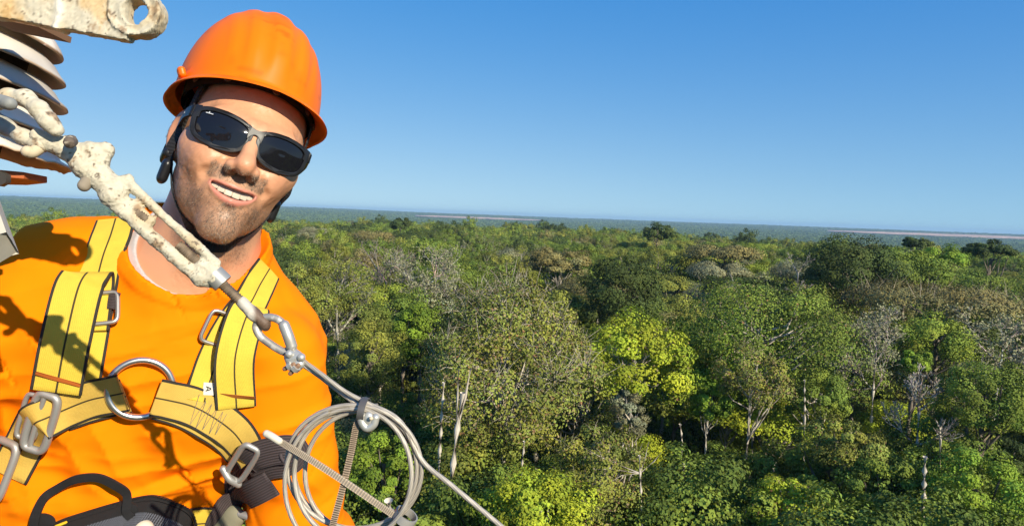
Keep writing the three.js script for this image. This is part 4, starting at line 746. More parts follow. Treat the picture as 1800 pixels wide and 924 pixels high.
// ---------------------------------------------------------------- sunglasses
{
  const g0 = thing('sunglasses', 'black wraparound sunglasses with dark mirror lenses on the smiling face', 'sunglasses', hp(0, 0, 0.1).applyMatrix4(M));
  const zw = (x) => 0.1015 - 5.0 * x * x - 60 * x ** 4, frameMat = mat({ color: lin(0.012, 0.012, 0.014), roughness: 0.42 });
  // one lens outline, x from the nose outwards
  const lensXY = (t, grow = 0) => { const a = t * Math.PI * 2, c = Math.cos(a), s = Math.sin(a), q = 0.62, x = Math.sign(c) * Math.abs(c) ** q * (0.0285 + grow), y = Math.sign(s) * Math.abs(s) ** q * (0.0192 + grow); const k = x / 0.029; return [0.0350 + x + (y > 0 ? 0.0022 * y / 0.0195 * k : 0.0030 * y / 0.0195 * (k > 0 ? 0.6 : -1.6)), -0.0045 + y * (1 - 0.10 * k * (k < 0 ? -1 : 0.7)) + 0.0022 * k]; };
  const N = 64, rims = [];
  const loop = (path, s, grow, sign) => { for (let k = 0; k <= N; k++) { const [x, y] = lensXY(sign > 0 ? k / N : 1 - k / N, grow); k ? path.lineTo(s * x, y) : path.moveTo(s * x, y); } return path; };
  const ext = { depth: 0.0030, bevelEnabled: true, bevelThickness: 0.0009, bevelSize: 0.0007, bevelSegments: 2, curveSegments: 8 };
  for (const s of [-1, 1]) {
    const sh = loop(new THREE.Shape(), s, 0.0030, s); sh.holes.push(loop(new THREE.Path(), s, -0.0004, -s)); rims.push(new THREE.ExtrudeGeometry(sh, ext));
    const end = new THREE.Shape(); [[0.0615, 0.0165], [0.0665, 0.0155], [0.0705, 0.0135], [0.0705, 0.0035], [0.0665, 0.0020], [0.0615, 0.0030]].forEach(([x, y], k) => (k ? end.lineTo(s * x, y) : end.moveTo(s * x, y))); rims.push(new THREE.ExtrudeGeometry(end, { ...ext, depth: 0.0026 }));
  }
  const br = new THREE.Shape(); for (let k = 0; k <= 16; k++) { const x = mix(-0.0095, 0.0095, k / 16); k ? br.lineTo(x, 0.0118 - 0.0030 * (1 - (x / 0.0095) ** 2)) : br.moveTo(x, 0.0118); } for (let k = 16; k >= 0; k--) { const x = mix(-0.0078, 0.0078, k / 16); br.lineTo(x, 0.0035 - 0.0075 * (x / 0.0078) ** 2); } br.closePath(); rims.push(new THREE.ExtrudeGeometry(br, { ...ext, depth: 0.0034 }));
  const fg = mergeGeometries(rims), creased = (g) => toCreasedNormals(g, 0.7);
  const warp = (g, z0) => { const p = g.attributes.position; for (let i = 0; i < p.count; i++) p.setZ(i, p.getZ(i) + z0 + zw(p.getX(i)) - 0.15 * (p.getY(i) > 0 ? 0 : -p.getY(i)) - 0.06 * p.getY(i)); g.computeVertexNormals(); return g; };
  part('frame', toWorld(creased(warp(fg, -0.0015)).applyMatrix4(HEAD)), frameMat, g0);
  const lensMat = mat({ color: lin(0.008, 0.008, 0.011), roughness: 0.05 });
  for (const s of [-1, 1]) {
    const b = new Build(), rings = 8; let cx = 0.0350, cy = -0.0035; b.vert(s * cx, cy, 0, [1, 1, 1]);
    for (let r = 1; r <= rings; r++) for (let k = 0; k < N; k++) { const [x, y] = lensXY(k / N, 0.0003); b.vert(s * mix(cx, x, r / rings), mix(cy, y, r / rings), 0.0012 * (1 - (r / rings) ** 2), [1, 1, 1]); }
    for (let k = 0; k < N; k++) { b.tri(0, 1 + k, 1 + (k + 1) % N); for (let r = 1; r < rings; r++) { const a = 1 + (r - 1) * N + k, c = 1 + (r - 1) * N + (k + 1) % N; b.tri(a, a + N, c); b.tri(c, a + N, c + N); } }
    const lens = part('lens', toWorld(warp(b.geometry(), 0.0000).applyMatrix4(HEAD)), lensMat, g0);
    if (s < 0) { const e = new THREE.BoxGeometry(0.0075, 0.0010, 0.0002); e.translate(-0.052, 0.0095, 0.0028); const e2 = new THREE.BoxGeometry(0.0010, 0.0022, 0.0002); e2.translate(-0.0525, 0.0105, 0.0028); const m = warp(mergeGeometries([e, e2]), 0.0); part('emblem', toWorld(m.applyMatrix4(HEAD)), mat({ color: lin(0.5, 0.52, 0.55), roughness: 0.4 }), lens); }
    const pts = [[0.0675, 0.0088, zw(0.0675) + 0.001], [0.0730, 0.0088, 0.050], [0.0745, 0.0068, 0.020], [0.0750, 0.005, -0.010], [0.0745, -0.005, -0.036]].map(([x, y, z]) => hp(s * x, y, z)), nn = [hd(s * 0.5, 0, 0.8), hd(s, 0, 0.2), hd(s, 0, 0), hd(s, 0, 0), hd(s, 0, 0)];
    const te_ = part('temple', toWorld(ribbon(pts, nn, 0.0125, 0.0032, { n: 24 })), frameMat, g0);
    const e = new THREE.CylinderGeometry(0.0021, 0.0021, 0.0006, 14); e.rotateZ(Math.PI / 2); e.scale(1, 1, 1.7); e.translate(s * 0.0752, 0.0088, 0.046); part('emblem', toWorld(e.applyMatrix4(HEAD)), mat({ color: lin(0.25, 0.27, 0.32), roughness: 0.4 }), te_);
  }
}
// ---------------------------------------------------------------- safety harness, lying on the shirt
const onShirt = (px, py, lift = 0.002) => { const p = march(px, py, shirtOf); if (!p) return null; const n = facing(p, shirtOf, 0.02); return [p.addScaledVector(n, lift), n]; };
// points: [px, py, lift] on the shirt, or [px, py, 'd', depth] free in space with a facing
function strapOn(list, width, thick = 0.0022, opts = {}) {
  const pts = [], nor = [];
  for (const [x, y, lift = 0.003, n] of list) { let q = onShirt(x, y, 0); if (!q) continue; const nn = n ? V(...n).normalize() : q[1]; q[0].addScaledVector(q[1], lift); pts.push(q[0]); nor.push(nn); }
  return ribbon(pts, nor, width, thick, { n: opts.n || 44 });
}
// a strap folded back over itself: [px, py, lift, turn], turn 0 lying flat, 90 at the fold, 180 hanging back down
function foldedStrap(list, width, thick = 0.0024) {
  const P = list.map(([x, y, l]) => { const q = onShirt(x, y, 0); q[0].addScaledVector(q[1], l); return q; }), up = P[1][0].clone().sub(P[0][0]).normalize(), n0 = P[1][1];
  const nor = list.map(([, , , t], i) => { const n = P[i][1].clone().lerp(n0, 0.5).normalize(), a = t * Math.PI / 180; return n.clone().multiplyScalar(Math.cos(a)).addScaledVector(up, -Math.sin(a)); });
  return ribbon(P.map((q) => q[0]), nor, width, thick, { n: 80 });
}
const steel = mat({ color: lin(0.46, 0.45, 0.43), metalness: 0.75, roughness: 0.38 }), steelDull = mat({ color: lin(0.40, 0.39, 0.38), metalness: 0.55, roughness: 0.5 });
// a tube along points (photographer's axes) with a radius
function pipe(pts, r, { closed = false, seg = 60, sides = 12, flat = 1 } = {}) { const g = new THREE.TubeGeometry(new THREE.CatmullRomCurve3(pts, closed, 'centripetal'), seg, r, sides, closed); return g; }
function capped(pts, r, o = {}) { const a = pipe(pts, r, o), bits = [a]; for (const p of [pts[0], pts[pts.length - 1]]) { const s = new THREE.SphereGeometry(r, 12, 8); s.translate(p.x, p.y, p.z); bits.push(s); } return mergeGeometries(bits); }
// rounded rectangular buckle ring in the plane spanned by a, b round c
function frameRing(c, a, b, w, h, r, corner = 0.3) { const pts = []; for (let k = 0; k < 48; k++) { const t = k / 48 * Math.PI * 2, cs = Math.cos(t), sn = Math.sin(t), e = corner; pts.push(c.clone().addScaledVector(a, Math.sign(cs) * Math.abs(cs) ** e * w).addScaledVector(b, Math.sign(sn) * Math.abs(sn) ** e * h)); } return pipe(pts, r, { closed: true, seg: 120, sides: 10 }); }
function axesAt(px, py, px2, py2, lift) { const [p, n] = onShirt(px, py, lift), q = onShirt(px2, py2, lift)[0]; const a = q.sub(p); a.addScaledVector(n, -a.dot(n)).normalize(); return { p, n, a, b: V(0, 0, 0).crossVectors(n, a).normalize() }; }
{
  const c = onShirt(247, 680, 0)[0], harness = thing('safety_harness', 'yellow webbing safety harness with steel chest ring over the orange shirt', 'harness', c.clone().applyMatrix4(M));
  const W = 0.046, add = (name, g, m, parent = harness, label) => part(name, toWorld(g), m, parent, label);
  // his right side (left in the picture): band over the shoulder, and its end folded back through a buckle
  add('shoulder_strap', strapOn([[206, 392, 0.006], [196, 420, 0.005], [184, 452, 0.004], [172, 495, 0.004], [158, 560, 0.004], [146, 630, 0.004], [136, 676, 0.005]], W), yellowWeb);
  add('folded_strap', foldedStrap([[150, 585, 0.009, 0], [158, 530, 0.010, 0], [161, 500, 0.011, 20], [160, 487, 0.016, 90], [156, 494, 0.025, 150], [150, 515, 0.028, 176], [128, 600, 0.022, 180], [106, 681, 0.013, 180]], 0.052), yellowWeb);
  { const s = strapOn([[110, 660, 0.0174], [109, 665, 0.0168]], 0.046, 0.0008, { n: 4 }); add('stitching', s, mat({ color: lin(0.42, 0.10, 0.01), roughness: 0.9 })); }
  { const k = axesAt(183, 548, 186, 520, 0.013); const b = add('strap_buckle', frameRing(k.p, k.a, k.b, 0.019, 0.0165, 0.0026, 0.35), steel); }
  { const g = strapOn([[196, 534, 0.012], [206, 533, 0.013], [215, 533, 0.011]], 0.020, 0.0022, { n: 10 }); add('strap_tag', g, blackWeb); }
  // his left side
  add('shoulder_strap', strapOn([[466, 472, 0.006], [452, 500, 0.005], [436, 530, 0.006], [412, 572, 0.0065], [388, 622, 0.0075], [370, 668, 0.0075], [358, 705, 0.0075]], W), yellowWeb);
  add('hanging_strap', foldedStrap([[420, 600, 0.008, 0], [427, 560, 0.009, 0], [429, 546, 0.010, 20], [430, 537, 0.014, 90], [430, 543, 0.020, 150], [428, 560, 0.022, 176], [422, 630, 0.018, 180], [416, 711, 0.012, 180]], 0.046), yellowWeb);
  { const s = strapOn([[418, 690, 0.0152], [417, 695, 0.0148]], 0.043, 0.0006, { n: 4 }); add('stitching', s, mat({ color: lin(0.45, 0.14, 0.02), roughness: 0.9 })); }
  { const k = axesAt(380, 574, 392, 548, 0.010); add('strap_buckle', frameRing(k.p, k.a, k.b, 0.020, 0.0150, 0.0024, 0.35), steel); }
  { // white tag with a letter on the strap
    const w = 96, cv = document.createElement('canvas'); cv.width = cv.height = w; const x = cv.getContext('2d'); x.fillStyle = '#d8d4c8'; x.fillRect(0, 0, w, w); x.fillStyle = '#1c1a18'; x.font = 'bold 66px sans-serif'; x.textAlign = 'center'; x.textBaseline = 'middle'; x.save(); x.translate(w / 2, w / 2); x.rotate(Math.PI * 0.5); x.fillText('A', 0, 2); x.restore();
    const t = new THREE.CanvasTexture(cv); t.colorSpace = THREE.SRGBColorSpace; const q = onShirt(368, 681, 0.0100), u = axesAt(368, 681, 363, 700, 0.0100), g = new THREE.PlaneGeometry(0.0125, 0.0150), m4 = new THREE.Matrix4().makeBasis(u.b.clone(), u.a.clone(), u.n.clone().multiplyScalar(-1)).setPosition(q[0]);
    add('letter_tag', g.applyMatrix4(m4), mat({ map: t, roughness: 0.8 })); }
  // chest ring and the bands that meet in it
  { const q = onShirt(247, 680, 0.010), k = axesAt(247, 680, 262, 640, 0.010), pts = []; for (let i = 0; i < 60; i++) { const t = i / 60 * Math.PI * 2; pts.push(q[0].clone().addScaledVector(k.a, Math.cos(t) * 0.0335).addScaledVector(k.b, Math.sin(t) * 0.0335)); } add('chest_ring', pipe(pts, 0.0040, { closed: true, seg: 140, sides: 14 }), mat({ color: lin(0.60, 0.59, 0.57), metalness: 0.9, roughness: 0.28 })); }
  add('chest_strap', strapOn([[219, 683, 0.017], [198, 687, 0.014], [160, 697, 0.009], [118, 712, 0.010], [98, 721, 0.019], [84, 730, 0.021], [72, 741, 0.012], [54, 766, 0.005], [36, 800, 0.004], [18, 836, 0.004]], W), tanWeb);
  add('chest_strap', strapOn([[222, 692, 0.009], [190, 699, 0.006], [150, 710, 0.005], [110, 724, 0.005]], W * 0.96), tanWeb);
  add('chest_strap', strapOn([[278, 690, 0.017], [300, 697, 0.012], [340, 712, 0.008], [380, 733, 0.008], [412, 754, 0.009], [440, 780, 0.012], [452, 796, 0.014]], W), tanWeb);
  add('chest_strap', strapOn([[276, 700, 0.009], [320, 716, 0.005], [370, 742, 0.004], [410, 772, 0.005], [430, 800, 0.006]], W * 0.96), tanWeb);
  { const pts = []; const rows = [[352, 690], [336, 741], [362, 700], [346, 746], [372, 706], [356, 750], [382, 712], [368, 755], [392, 718], [378, 757], [398, 724]]; for (const [x, y] of rows) pts.push(onShirt(x, y, 0.0112)[0]); const curve = new THREE.CurvePath(); for (let i = 0; i + 1 < pts.length; i++) curve.add(new THREE.LineCurve3(pts[i], pts[i + 1])); add('stitching', new THREE.TubeGeometry(curve, 100, 0.00032, 5), mat({ color: lin(0.30, 0.25, 0.17), roughness: 0.9 })); }
  // three-bar buckle on the chest band
  { const k = axesAt(80, 731, 86, 690, 0.016); const bk = add('chest_buckle', frameRing(k.p.clone().addScaledVector(k.b, -0.004), k.a, k.b, 0.034, 0.0125, 0.0045, 0.42), steelDull);
    add('buckle_bar', capped([k.p.clone().addScaledVector(k.a, 0.032), k.p.clone().addScaledVector(k.a, -0.034)], 0.0030), steelDull, bk);
    add('buckle_frame', frameRing(k.p.clone().addScaledVector(k.b, 0.010).addScaledVector(k.n, -0.004), k.a, k.b, 0.027, 0.0105, 0.0028, 0.35), steelDull, bk); }
  { const k = axesAt(8, 822, 14, 780, 0.012); add('side_buckle', frameRing(k.p, k.a, k.b, 0.034, 0.016, 0.0045, 0.4), steelDull); }
  // hook buckle on his left, with black webbing through it
  { const k = axesAt(436, 795, 455, 763, 0.020); const bk = add('hook_buckle', frameRing(k.p, k.a, k.b, 0.0300, 0.0105, 0.0038, 0.4), steelDull);
    const e0 = k.p.clone().addScaledVector(k.a, -0.022).addScaledVector(k.b, 0.016), e1 = k.p.clone().addScaledVector(k.a, -0.034).addScaledVector(k.b, -0.010);
    add('hook', capped([e0, e0.clone().lerp(e1, 0.5).addScaledVector(k.n, 0.004), e1], 0.0045), steelDull, bk); }
  add('black_strap', strapOn([[440, 800, 0.014], [456, 786, 0.022], [478, 778, 0.026], [500, 776, 0.030], [512, 782, 0.028], [508, 800, 0.020], [480, 810, 0.013], [450, 822, 0.011]], 0.036, 0.0026, { n: 50 }), blackWeb);
  add('black_strap', strapOn([[428, 872, 0.012], [446, 862, 0.014], [466, 850, 0.018], [486, 838, 0.018]], 0.034, 0.0026, { n: 20 }), blackWeb);
  add('black_strap', strapOn([[440, 806, 0.006], [428, 832, 0.006], [418, 856, 0.006], [402, 880, 0.005], [386, 902, 0.005], [370, 930, 0.006]], 0.040, 0.0030, { n: 30 }), blackWeb);
  add('waist_strap', strapOn([[420, 905, 0.006], [380, 912, 0.006], [340, 916, 0.006], [300, 924, 0.006], [240, 950, 0.006]], W), yellowWeb);
  // rope grab and webbing stub hanging beside the waist
  { const [p, n] = onShirt(388, 905, 0.018), g = new THREE.CapsuleGeometry(0.016, 0.030, 6, 16); g.scale(1, 1, 0.55); g.rotateZ(-0.55); g.translate(p.x, p.y, p.z); const o = add('clip_cover', g, mat({ color: lin(0.20, 0.19, 0.13), roughness: 0.7 }));
    const q = p.clone().add(V(0.030, -0.012, 0.002)); add('shackle', capped([q.clone().add(V(-0.012, 0.03, 0)), q.clone().add(V(0.006, 0.024, 0.004)), q.clone().add(V(0.012, 0, 0.006)), q.clone().add(V(0.010, -0.04, 0))], 0.0052), steelDull, o); }
}
// ---------------------------------------------------------------- black tool pouch at his waist
{
  const at0 = onShirt(200, 915, 0.02)[0], pouch = thing('tool_pouch', 'black mesh tool pouch with a webbing handle at the waist', 'pouch', at0.clone().applyMatrix4(M)), add = (n, g, m, p = pouch) => part(n, toWorld(g), m, p);
  const mesh = webbing((u, v, R) => { const a = Math.sin(u * Math.PI * 2 * 9 + (Math.floor(v * 18) % 2) * Math.PI), b = Math.sin(v * Math.PI * 2 * 9), h = a * b > 0.25 ? 0 : 1, s = (h ? 1 : 0.22) * (0.8 + 0.4 * R()); return [[84 * s, 86 * s, 96 * s], h]; }, 0.001, 1); mesh.map.repeat.set(9, 3); mesh.bumpMap.repeat.set(9, 3);
  const canvas_ = webbing((u, v, R) => { const s = 0.7 + 0.5 * R(); return [[27 * s, 26 * s, 28 * s], R()]; }, 0.0005, 1); canvas_.map.repeat.set(6, 6); canvas_.bumpMap.repeat.set(6, 6);
  // body: a soft box whose top edge rises to the right
  const rim = [[80, 922], [116, 906], [158, 892], [208, 878], [250, 867], [274, 865], [304, 875], [326, 892], [334, 922]], top = rim.map(([x, y]) => { const q = onShirt(x, y, 0); return [q[0].clone().addScaledVector(q[1], 0.008), q[0].clone().addScaledVector(q[1], 0.018), q[1]]; });
  const down = V(-0.36, -0.84, 0.40).normalize(), grid = (rows, cols, f) => { const p = [], uv = [], I = []; for (let j = 0; j <= rows; j++) for (let i = 0; i <= cols; i++) { const q = f(i / cols, j / rows); p.push(q.x, q.y, q.z); uv.push(i / cols, j / rows); } for (let j = 0; j < rows; j++) for (let i = 0; i < cols; i++) { const a = j * (cols + 1) + i; I.push(a, a + 1, a + cols + 1, a + 1, a + cols + 2, a + cols + 1); } const g = new THREE.BufferGeometry(); g.setAttribute('position', new THREE.BufferAttribute(new Float32Array(p), 3)); g.setAttribute('uv', new THREE.BufferAttribute(new Float32Array(uv), 2)); g.setIndex(I); g.computeVertexNormals(); return g; };
  const cb = new THREE.CatmullRomCurve3(top.map((q) => q[0])), cf = new THREE.CatmullRomCurve3(top.map((q) => q[1]));
  const front = (u, v) => { const p = cf.getPoint(u).addScaledVector(down, v * 0.15); p.z += 0.010 * Math.sin(Math.PI * Math.min(1, v * 3)) * Math.sin(Math.PI * u); return p; };
  add('front_panel', grid(16, 40, (u, v) => front(u, 0.075 + 0.925 * v)), mesh);
  add('top_band', grid(4, 40, (u, v) => front(u, 0.075 * v).add(V(0, 0, 0.0015))), canvas_);
  add('top', grid(4, 40, (u, v) => cb.getPoint(u).lerp(cf.getPoint(u), v).add(V(0, 0.004 * Math.sin(Math.PI * v), 0))), canvas_);
  add('back_panel', grid(8, 40, (u, v) => cb.getPoint(u).addScaledVector(down, v * 0.15)), canvas_);
  for (const u of [0, 1]) add('side_panel', grid(8, 6, (a, v) => cb.getPoint(u).lerp(cf.getPoint(u), a).addScaledVector(down, v * 0.15)), canvas_);
  const zipper = []; for (let k = 0; k <= 90; k++) { const p = cf.getPoint(k / 90), s = new THREE.BoxGeometry(0.0022, 0.0030, 0.0030); s.translate(p.x, p.y + 0.002 + 0.0008 * (k % 2), p.z - 0.004); zipper.push(s); } add('zipper', mergeGeometries(zipper), blackPlastic);
  const hpts = [[78, 930, 0.024], [74, 900, 0.022], [90, 872, 0.018], [120, 850, 0.017], [150, 832, 0.017], [180, 828, 0.018], [206, 836, 0.020], [220, 852, 0.022], [226, 880, 0.026], [226, 892, 0.026]];
  add('handle', strapOn(hpts, 0.0092, 0.0036, { n: 70 }), canvas_);
  for (const [x, y] of [[84, 905], [222, 884]]) { const q = onShirt(x, y, 0.016), g = new THREE.SphereGeometry(0.012, 14, 10); g.scale(1.25, 0.9, 0.5); g.translate(...q[0].toArray()); add('handle_patch', g, canvas_); }
  const yl = cf.getPoint(0.02), yl2 = cf.getPoint(0.16); add('yellow_piping', pipe([yl.clone().add(V(0, 0.003, 0.002)), yl.clone().lerp(yl2, 0.5).add(V(0, 0.002, 0.003)), yl2.clone().add(V(0, 0.001, 0.002))], 0.0016), mat({ color: lin(0.75, 0.50, 0.02), roughness: 0.7 }));
  const kq = onShirt(242, 908, 0.040), kn = thing('pull_knob', 'small cream knob on the black tool pouch', 'knob', kq[0].clone().applyMatrix4(M)), kg = new THREE.CapsuleGeometry(0.0115, 0.012, 8, 18); kg.rotateZ(0.15); kg.translate(...kq[0].toArray()); part('knob', toWorld(kg), mat({ color: lin(0.66, 0.60, 0.47), roughness: 0.55 }), kn);
}
// ---------------------------------------------------------------- weathered ironwork, thick with old paint
const paint = (x, y, z) => { // cream paint, flaked to rust and dark metal
  const n = fbm(x * 90, y * 90, z * 90, 4), f = fbm(x * 420 + 9, y * 420, z * 420, 3), s = fbm(x * 34 + 3, y * 34, z * 34, 3);
  let c = [0.62, 0.56, 0.43]; const ochre = step(0.0, 0.35, s + 0.3 * n), rust = step(0.20, 0.40, n + 0.45 * f), dark = step(0.31, 0.46, f + 0.35 * n);
  c = c.map((q, i) => mix(q, [0.52, 0.36, 0.17][i], 0.55 * ochre) * (0.88 + 0.24 * (f + 0.5 * n))); c = c.map((q, i) => mix(q, [0.26, 0.15, 0.075][i], 0.75 * rust)); c = c.map((q, i) => mix(q, [0.085, 0.062, 0.045][i], 0.85 * dark)); return c;
};
const crust = (x, y, z, k = 1) => k * (0.0014 * fbm(x * 110, y * 110, z * 110, 3) + 0.0003 * noise(x * 380, y * 380, z * 380) + 0.0004 * noise(x * 700, y * 800, z * 800));
const ironMat = mat({ vertexColors: true, roughness: 0.78 });
const C2 = (a, ra, b, rb) => { const p = P2(...a), q = P2(...b), k1 = a[2] / 1200, k2 = b[2] / 1200; return (x, y, z) => cap(x, y, z, p.x, p.y, p.z, q.x, q.y, q.z, ra * k1, rb * k2); };
const boxOf = (list, pad) => { const lo = [1e9, 1e9, 1e9], hi = [-1e9, -1e9, -1e9]; for (const p of list) p.toArray().forEach((v, i) => { lo[i] = Math.min(lo[i], v - pad); hi[i] = Math.max(hi[i], v + pad); }); return [lo, hi]; };
const group = (list, k) => (x, y, z) => { let d = 1e9; for (const f of list) d = smin(d, f(x, y, z), k); return d; };
{
  const t = thing('turnbuckle', 'paint-crusted cream turnbuckle slanting across in front of the man', 'turnbuckle', P2(240, 390, 0.5).applyMatrix4(M)), add = (n, g, m = ironMat, p = t) => part(n, toWorld(g), m, p);
  const D = (x) => mix(0.475, 0.515, clamp((x - 60) / 400));
  const q = (x, y) => [x, y, D(x)];
  const body = group([C2(q(66, 240), 15, q(112, 262), 17), C2(q(112, 256), 19, q(150, 288), 21), C2(q(164, 268), 20, q(184, 264), 15), C2(q(156, 262), 13, q(172, 282), 19), C2(q(150, 292), 23, q(178, 312), 20), C2(q(176, 312), 20, q(200, 338), 22), C2(q(208, 318), 9, q(226, 312), 8), C2(q(220, 318), 8, q(378, 462), 8.5), C2(q(196, 346), 18, q(222, 372), 13), C2(q(222, 374), 12, q(250, 400), 11), C2(q(240, 392), 11, q(352, 492), 12), C2(q(352, 484), 14, q(376, 492), 15), C2(q(242, 366), 8, q(256, 378), 5), C2(q(258, 392), 9, q(264, 388), 9), C2(q(356, 466), 13, q(378, 484), 16), C2(q(206, 352), 8, q(236, 358), 8)], 0.0032);
  const hole = C2(q(104, 240), 8, q(110, 250), 8);
  const [lo, hi] = boxOf([P2(...q(50, 225)), P2(...q(395, 510))], 0.02);
  add('body', nets((x, y, z) => smax(body(x, y, z), -hole(x, y, z), 0.002) + crust(x, y, z), lo, hi, 0.00115, { eps: 0.0006, color: paint }));
  // bolts
  { const g = group([C2([124, 248, 0.468], 12, [122, 250, 0.462], 10.5)], 0.002), [l3, h3] = boxOf([P2(124, 249, 0.465)], 0.010); add('bolt_head', nets((x, y, z) => g(x, y, z) + crust(x, y, z, 1.0), l3, h3, 0.0011, { color: (x, y, z) => { const n = 1 + 0.7 * fbm(x * 200, y * 200, z * 200, 3), w = step(0.1, 0.3, fbm(x * 260, y * 260 + 4, z * 260, 3)); return [0.13, 0.10, 0.075].map((q, i) => mix(q * n, [0.5, 0.43, 0.32][i], w)); } })); }
  add('bolt', capped([P2(170, 300, 0.484), P2(158, 312, 0.482), P2(147, 326, 0.481)], 0.0043), mat({ color: lin(0.30, 0.25, 0.19), roughness: 0.8 }));
  add('bolt', capped([P2(66, 262, 0.474), P2(54, 268, 0.470), P2(47, 266, 0.468)], 0.0040), mat({ color: lin(0.55, 0.46, 0.32), roughness: 0.8 }));
  const screw = (a, b, r, pitch, n) => { const A = P2(...a), B = P2(...b), dir = B.clone().sub(A), L = dir.length(); dir.normalize(); const u = dir.clone().cross(V(0, 0, 1)).normalize(), w = dir.clone().cross(u), rings = Math.ceil(L / pitch * 8), S = 16, bb = new Build(); for (let k = 0; k <= rings; k++) for (let s = 0; s < S; s++) { const z = L * k / rings, an = s / S * Math.PI * 2, tt = ((z / pitch + s / S) % 1), rr = r * (1 - 0.16 * Math.abs(tt * 2 - 1)), p = A.clone().addScaledVector(dir, z).addScaledVector(u, Math.cos(an) * rr).addScaledVector(w, Math.sin(an) * rr), m = 0.75 + 0.5 * noise(p.x * 300, p.y * 300, p.z * 300); bb.vert(p.x, p.y, p.z, [0.25 * m, 0.185 * m, 0.125 * m]); } for (let k = 0; k < rings; k++) for (let s = 0; s < S; s++) { const x = k * S + s, y = k * S + (s + 1) % S; bb.tri(x, y, x + S); bb.tri(y, y + S, x + S); } return bb.geometry(); };
  add('screw', screw(q(312, 430), q(372, 482), 0.0038, 0.0017), mat({ vertexColors: true, roughness: 0.7, metalness: 0.2 }));
  add('screw', screw(q(214, 352), q(258, 388), 0.0042, 0.0017), mat({ vertexColors: true, roughness: 0.8 }));
  { const a = P2(...q(383, 490)), g = new THREE.CylinderGeometry(0.0084, 0.0084, 0.0100, 6), dir = P2(...q(440, 545)).sub(P2(...q(380, 488))).normalize(); g.applyQuaternion(new THREE.Quaternion().setFromUnitVectors(V(0, 1, 0), dir)); g.translate(a.x, a.y, a.z); add('nut', g, mat({ color: lin(0.42, 0.41, 0.38), roughness: 0.45, metalness: 0.5 })); }
  add('threaded_rod', screw(q(374, 484), q(434, 540), 0.0040, 0.0021), mat({ vertexColors: true, roughness: 0.65, metalness: 0.3 }));
  const eye = group([C2(q(424, 530), 10, q(446, 552), 10.5), C2(q(444, 550), 10.5, q(463, 566), 10), C2(q(463, 566), 9, q(466, 574), 8)], 0.003), [l2, h2] = boxOf([P2(...q(420, 520)), P2(...q(480, 585))], 0.008);
  add('eye_end', nets((x, y, z) => eye(x, y, z) + crust(x, y, z, 0.45), l2, h2, 0.0011, { color: (x, y, z, gx, gy, gz) => { const n = fbm(x * 160, y * 160, z * 160, 3), px = 900 - 1200 * x / z, k = step(440, 452, px); return [0.50, 0.46, 0.40].map((v, i) => mix(v * (1 + 0.3 * n), [0.115, 0.070, 0.045][i] * (1 + 0.5 * n), k)); } }), mat({ vertexColors: true, roughness: 0.6 }));
}
{ // shackle that ties the turnbuckle to the mast, with a grey pin
  const t = thing('bow_shackle', 'cream bow shackle curving in from the left edge to the turnbuckle', 'shackle', P2(40, 210, 0.47).applyMatrix4(M)), d = 0.468;
  const bow = group([C2([-24, 190, d + 0.01], 13, [14, 170, d], 13), C2([14, 170, d], 13, [44, 172, d], 13.5), C2([44, 172, d], 13.5, [68, 192, d - 0.002], 14), C2([68, 192, d - 0.002], 14, [84, 212, d - 0.002], 14.5), C2([84, 212, d - 0.002], 14.5, [98, 228, d], 13)], 0.004);
  const low = group([C2([-30, 190, d + 0.014], 13, [8, 222, d + 0.010], 13), C2([8, 222, d + 0.010], 13, [40, 240, d + 0.008], 12.5), C2([40, 240, d + 0.008], 12.5, [72, 254, d + 0.008], 14)], 0.004);
  const [lo, hi] = boxOf([P2(-45, 150, d), P2(112, 275, d)], 0.022);
  part('bow', toWorld(nets((x, y, z) => Math.min(bow(x, y, z), low(x, y, z)) + crust(x, y, z, 0.6), lo, hi, 0.0012, { color: (x, y, z) => { const c = paint(x, y, z), px = 900 - 1200 * x / z, py = 462 + 1200 * y / z * -1 * -1, k = step(24, 14, px) * step(195, 205, 462 + 1200 * y / z); return c.map((q, i) => mix(q, [0.27, 0.27, 0.25][i], 0.8 * k)); } })), ironMat, t);
  const pin = group([C2([-20, 172, d - 0.014], 13, [16, 182, d - 0.018], 12)], 0.003), [l2, h2] = boxOf([P2(-34, 155, d - 0.015), P2(32, 198, d - 0.015)], 0.01);
  part('pin', toWorld(nets((x, y, z) => pin(x, y, z) + crust(x, y, z, 0.3), l2, h2, 0.0014, { color: (x, y, z) => { const n = 1 + 0.3 * fbm(x * 90, y * 90, z * 90, 3); return [0.24 * n, 0.245 * n, 0.235 * n]; } })), mat({ vertexColors: true, roughness: 0.6 }), t);
}
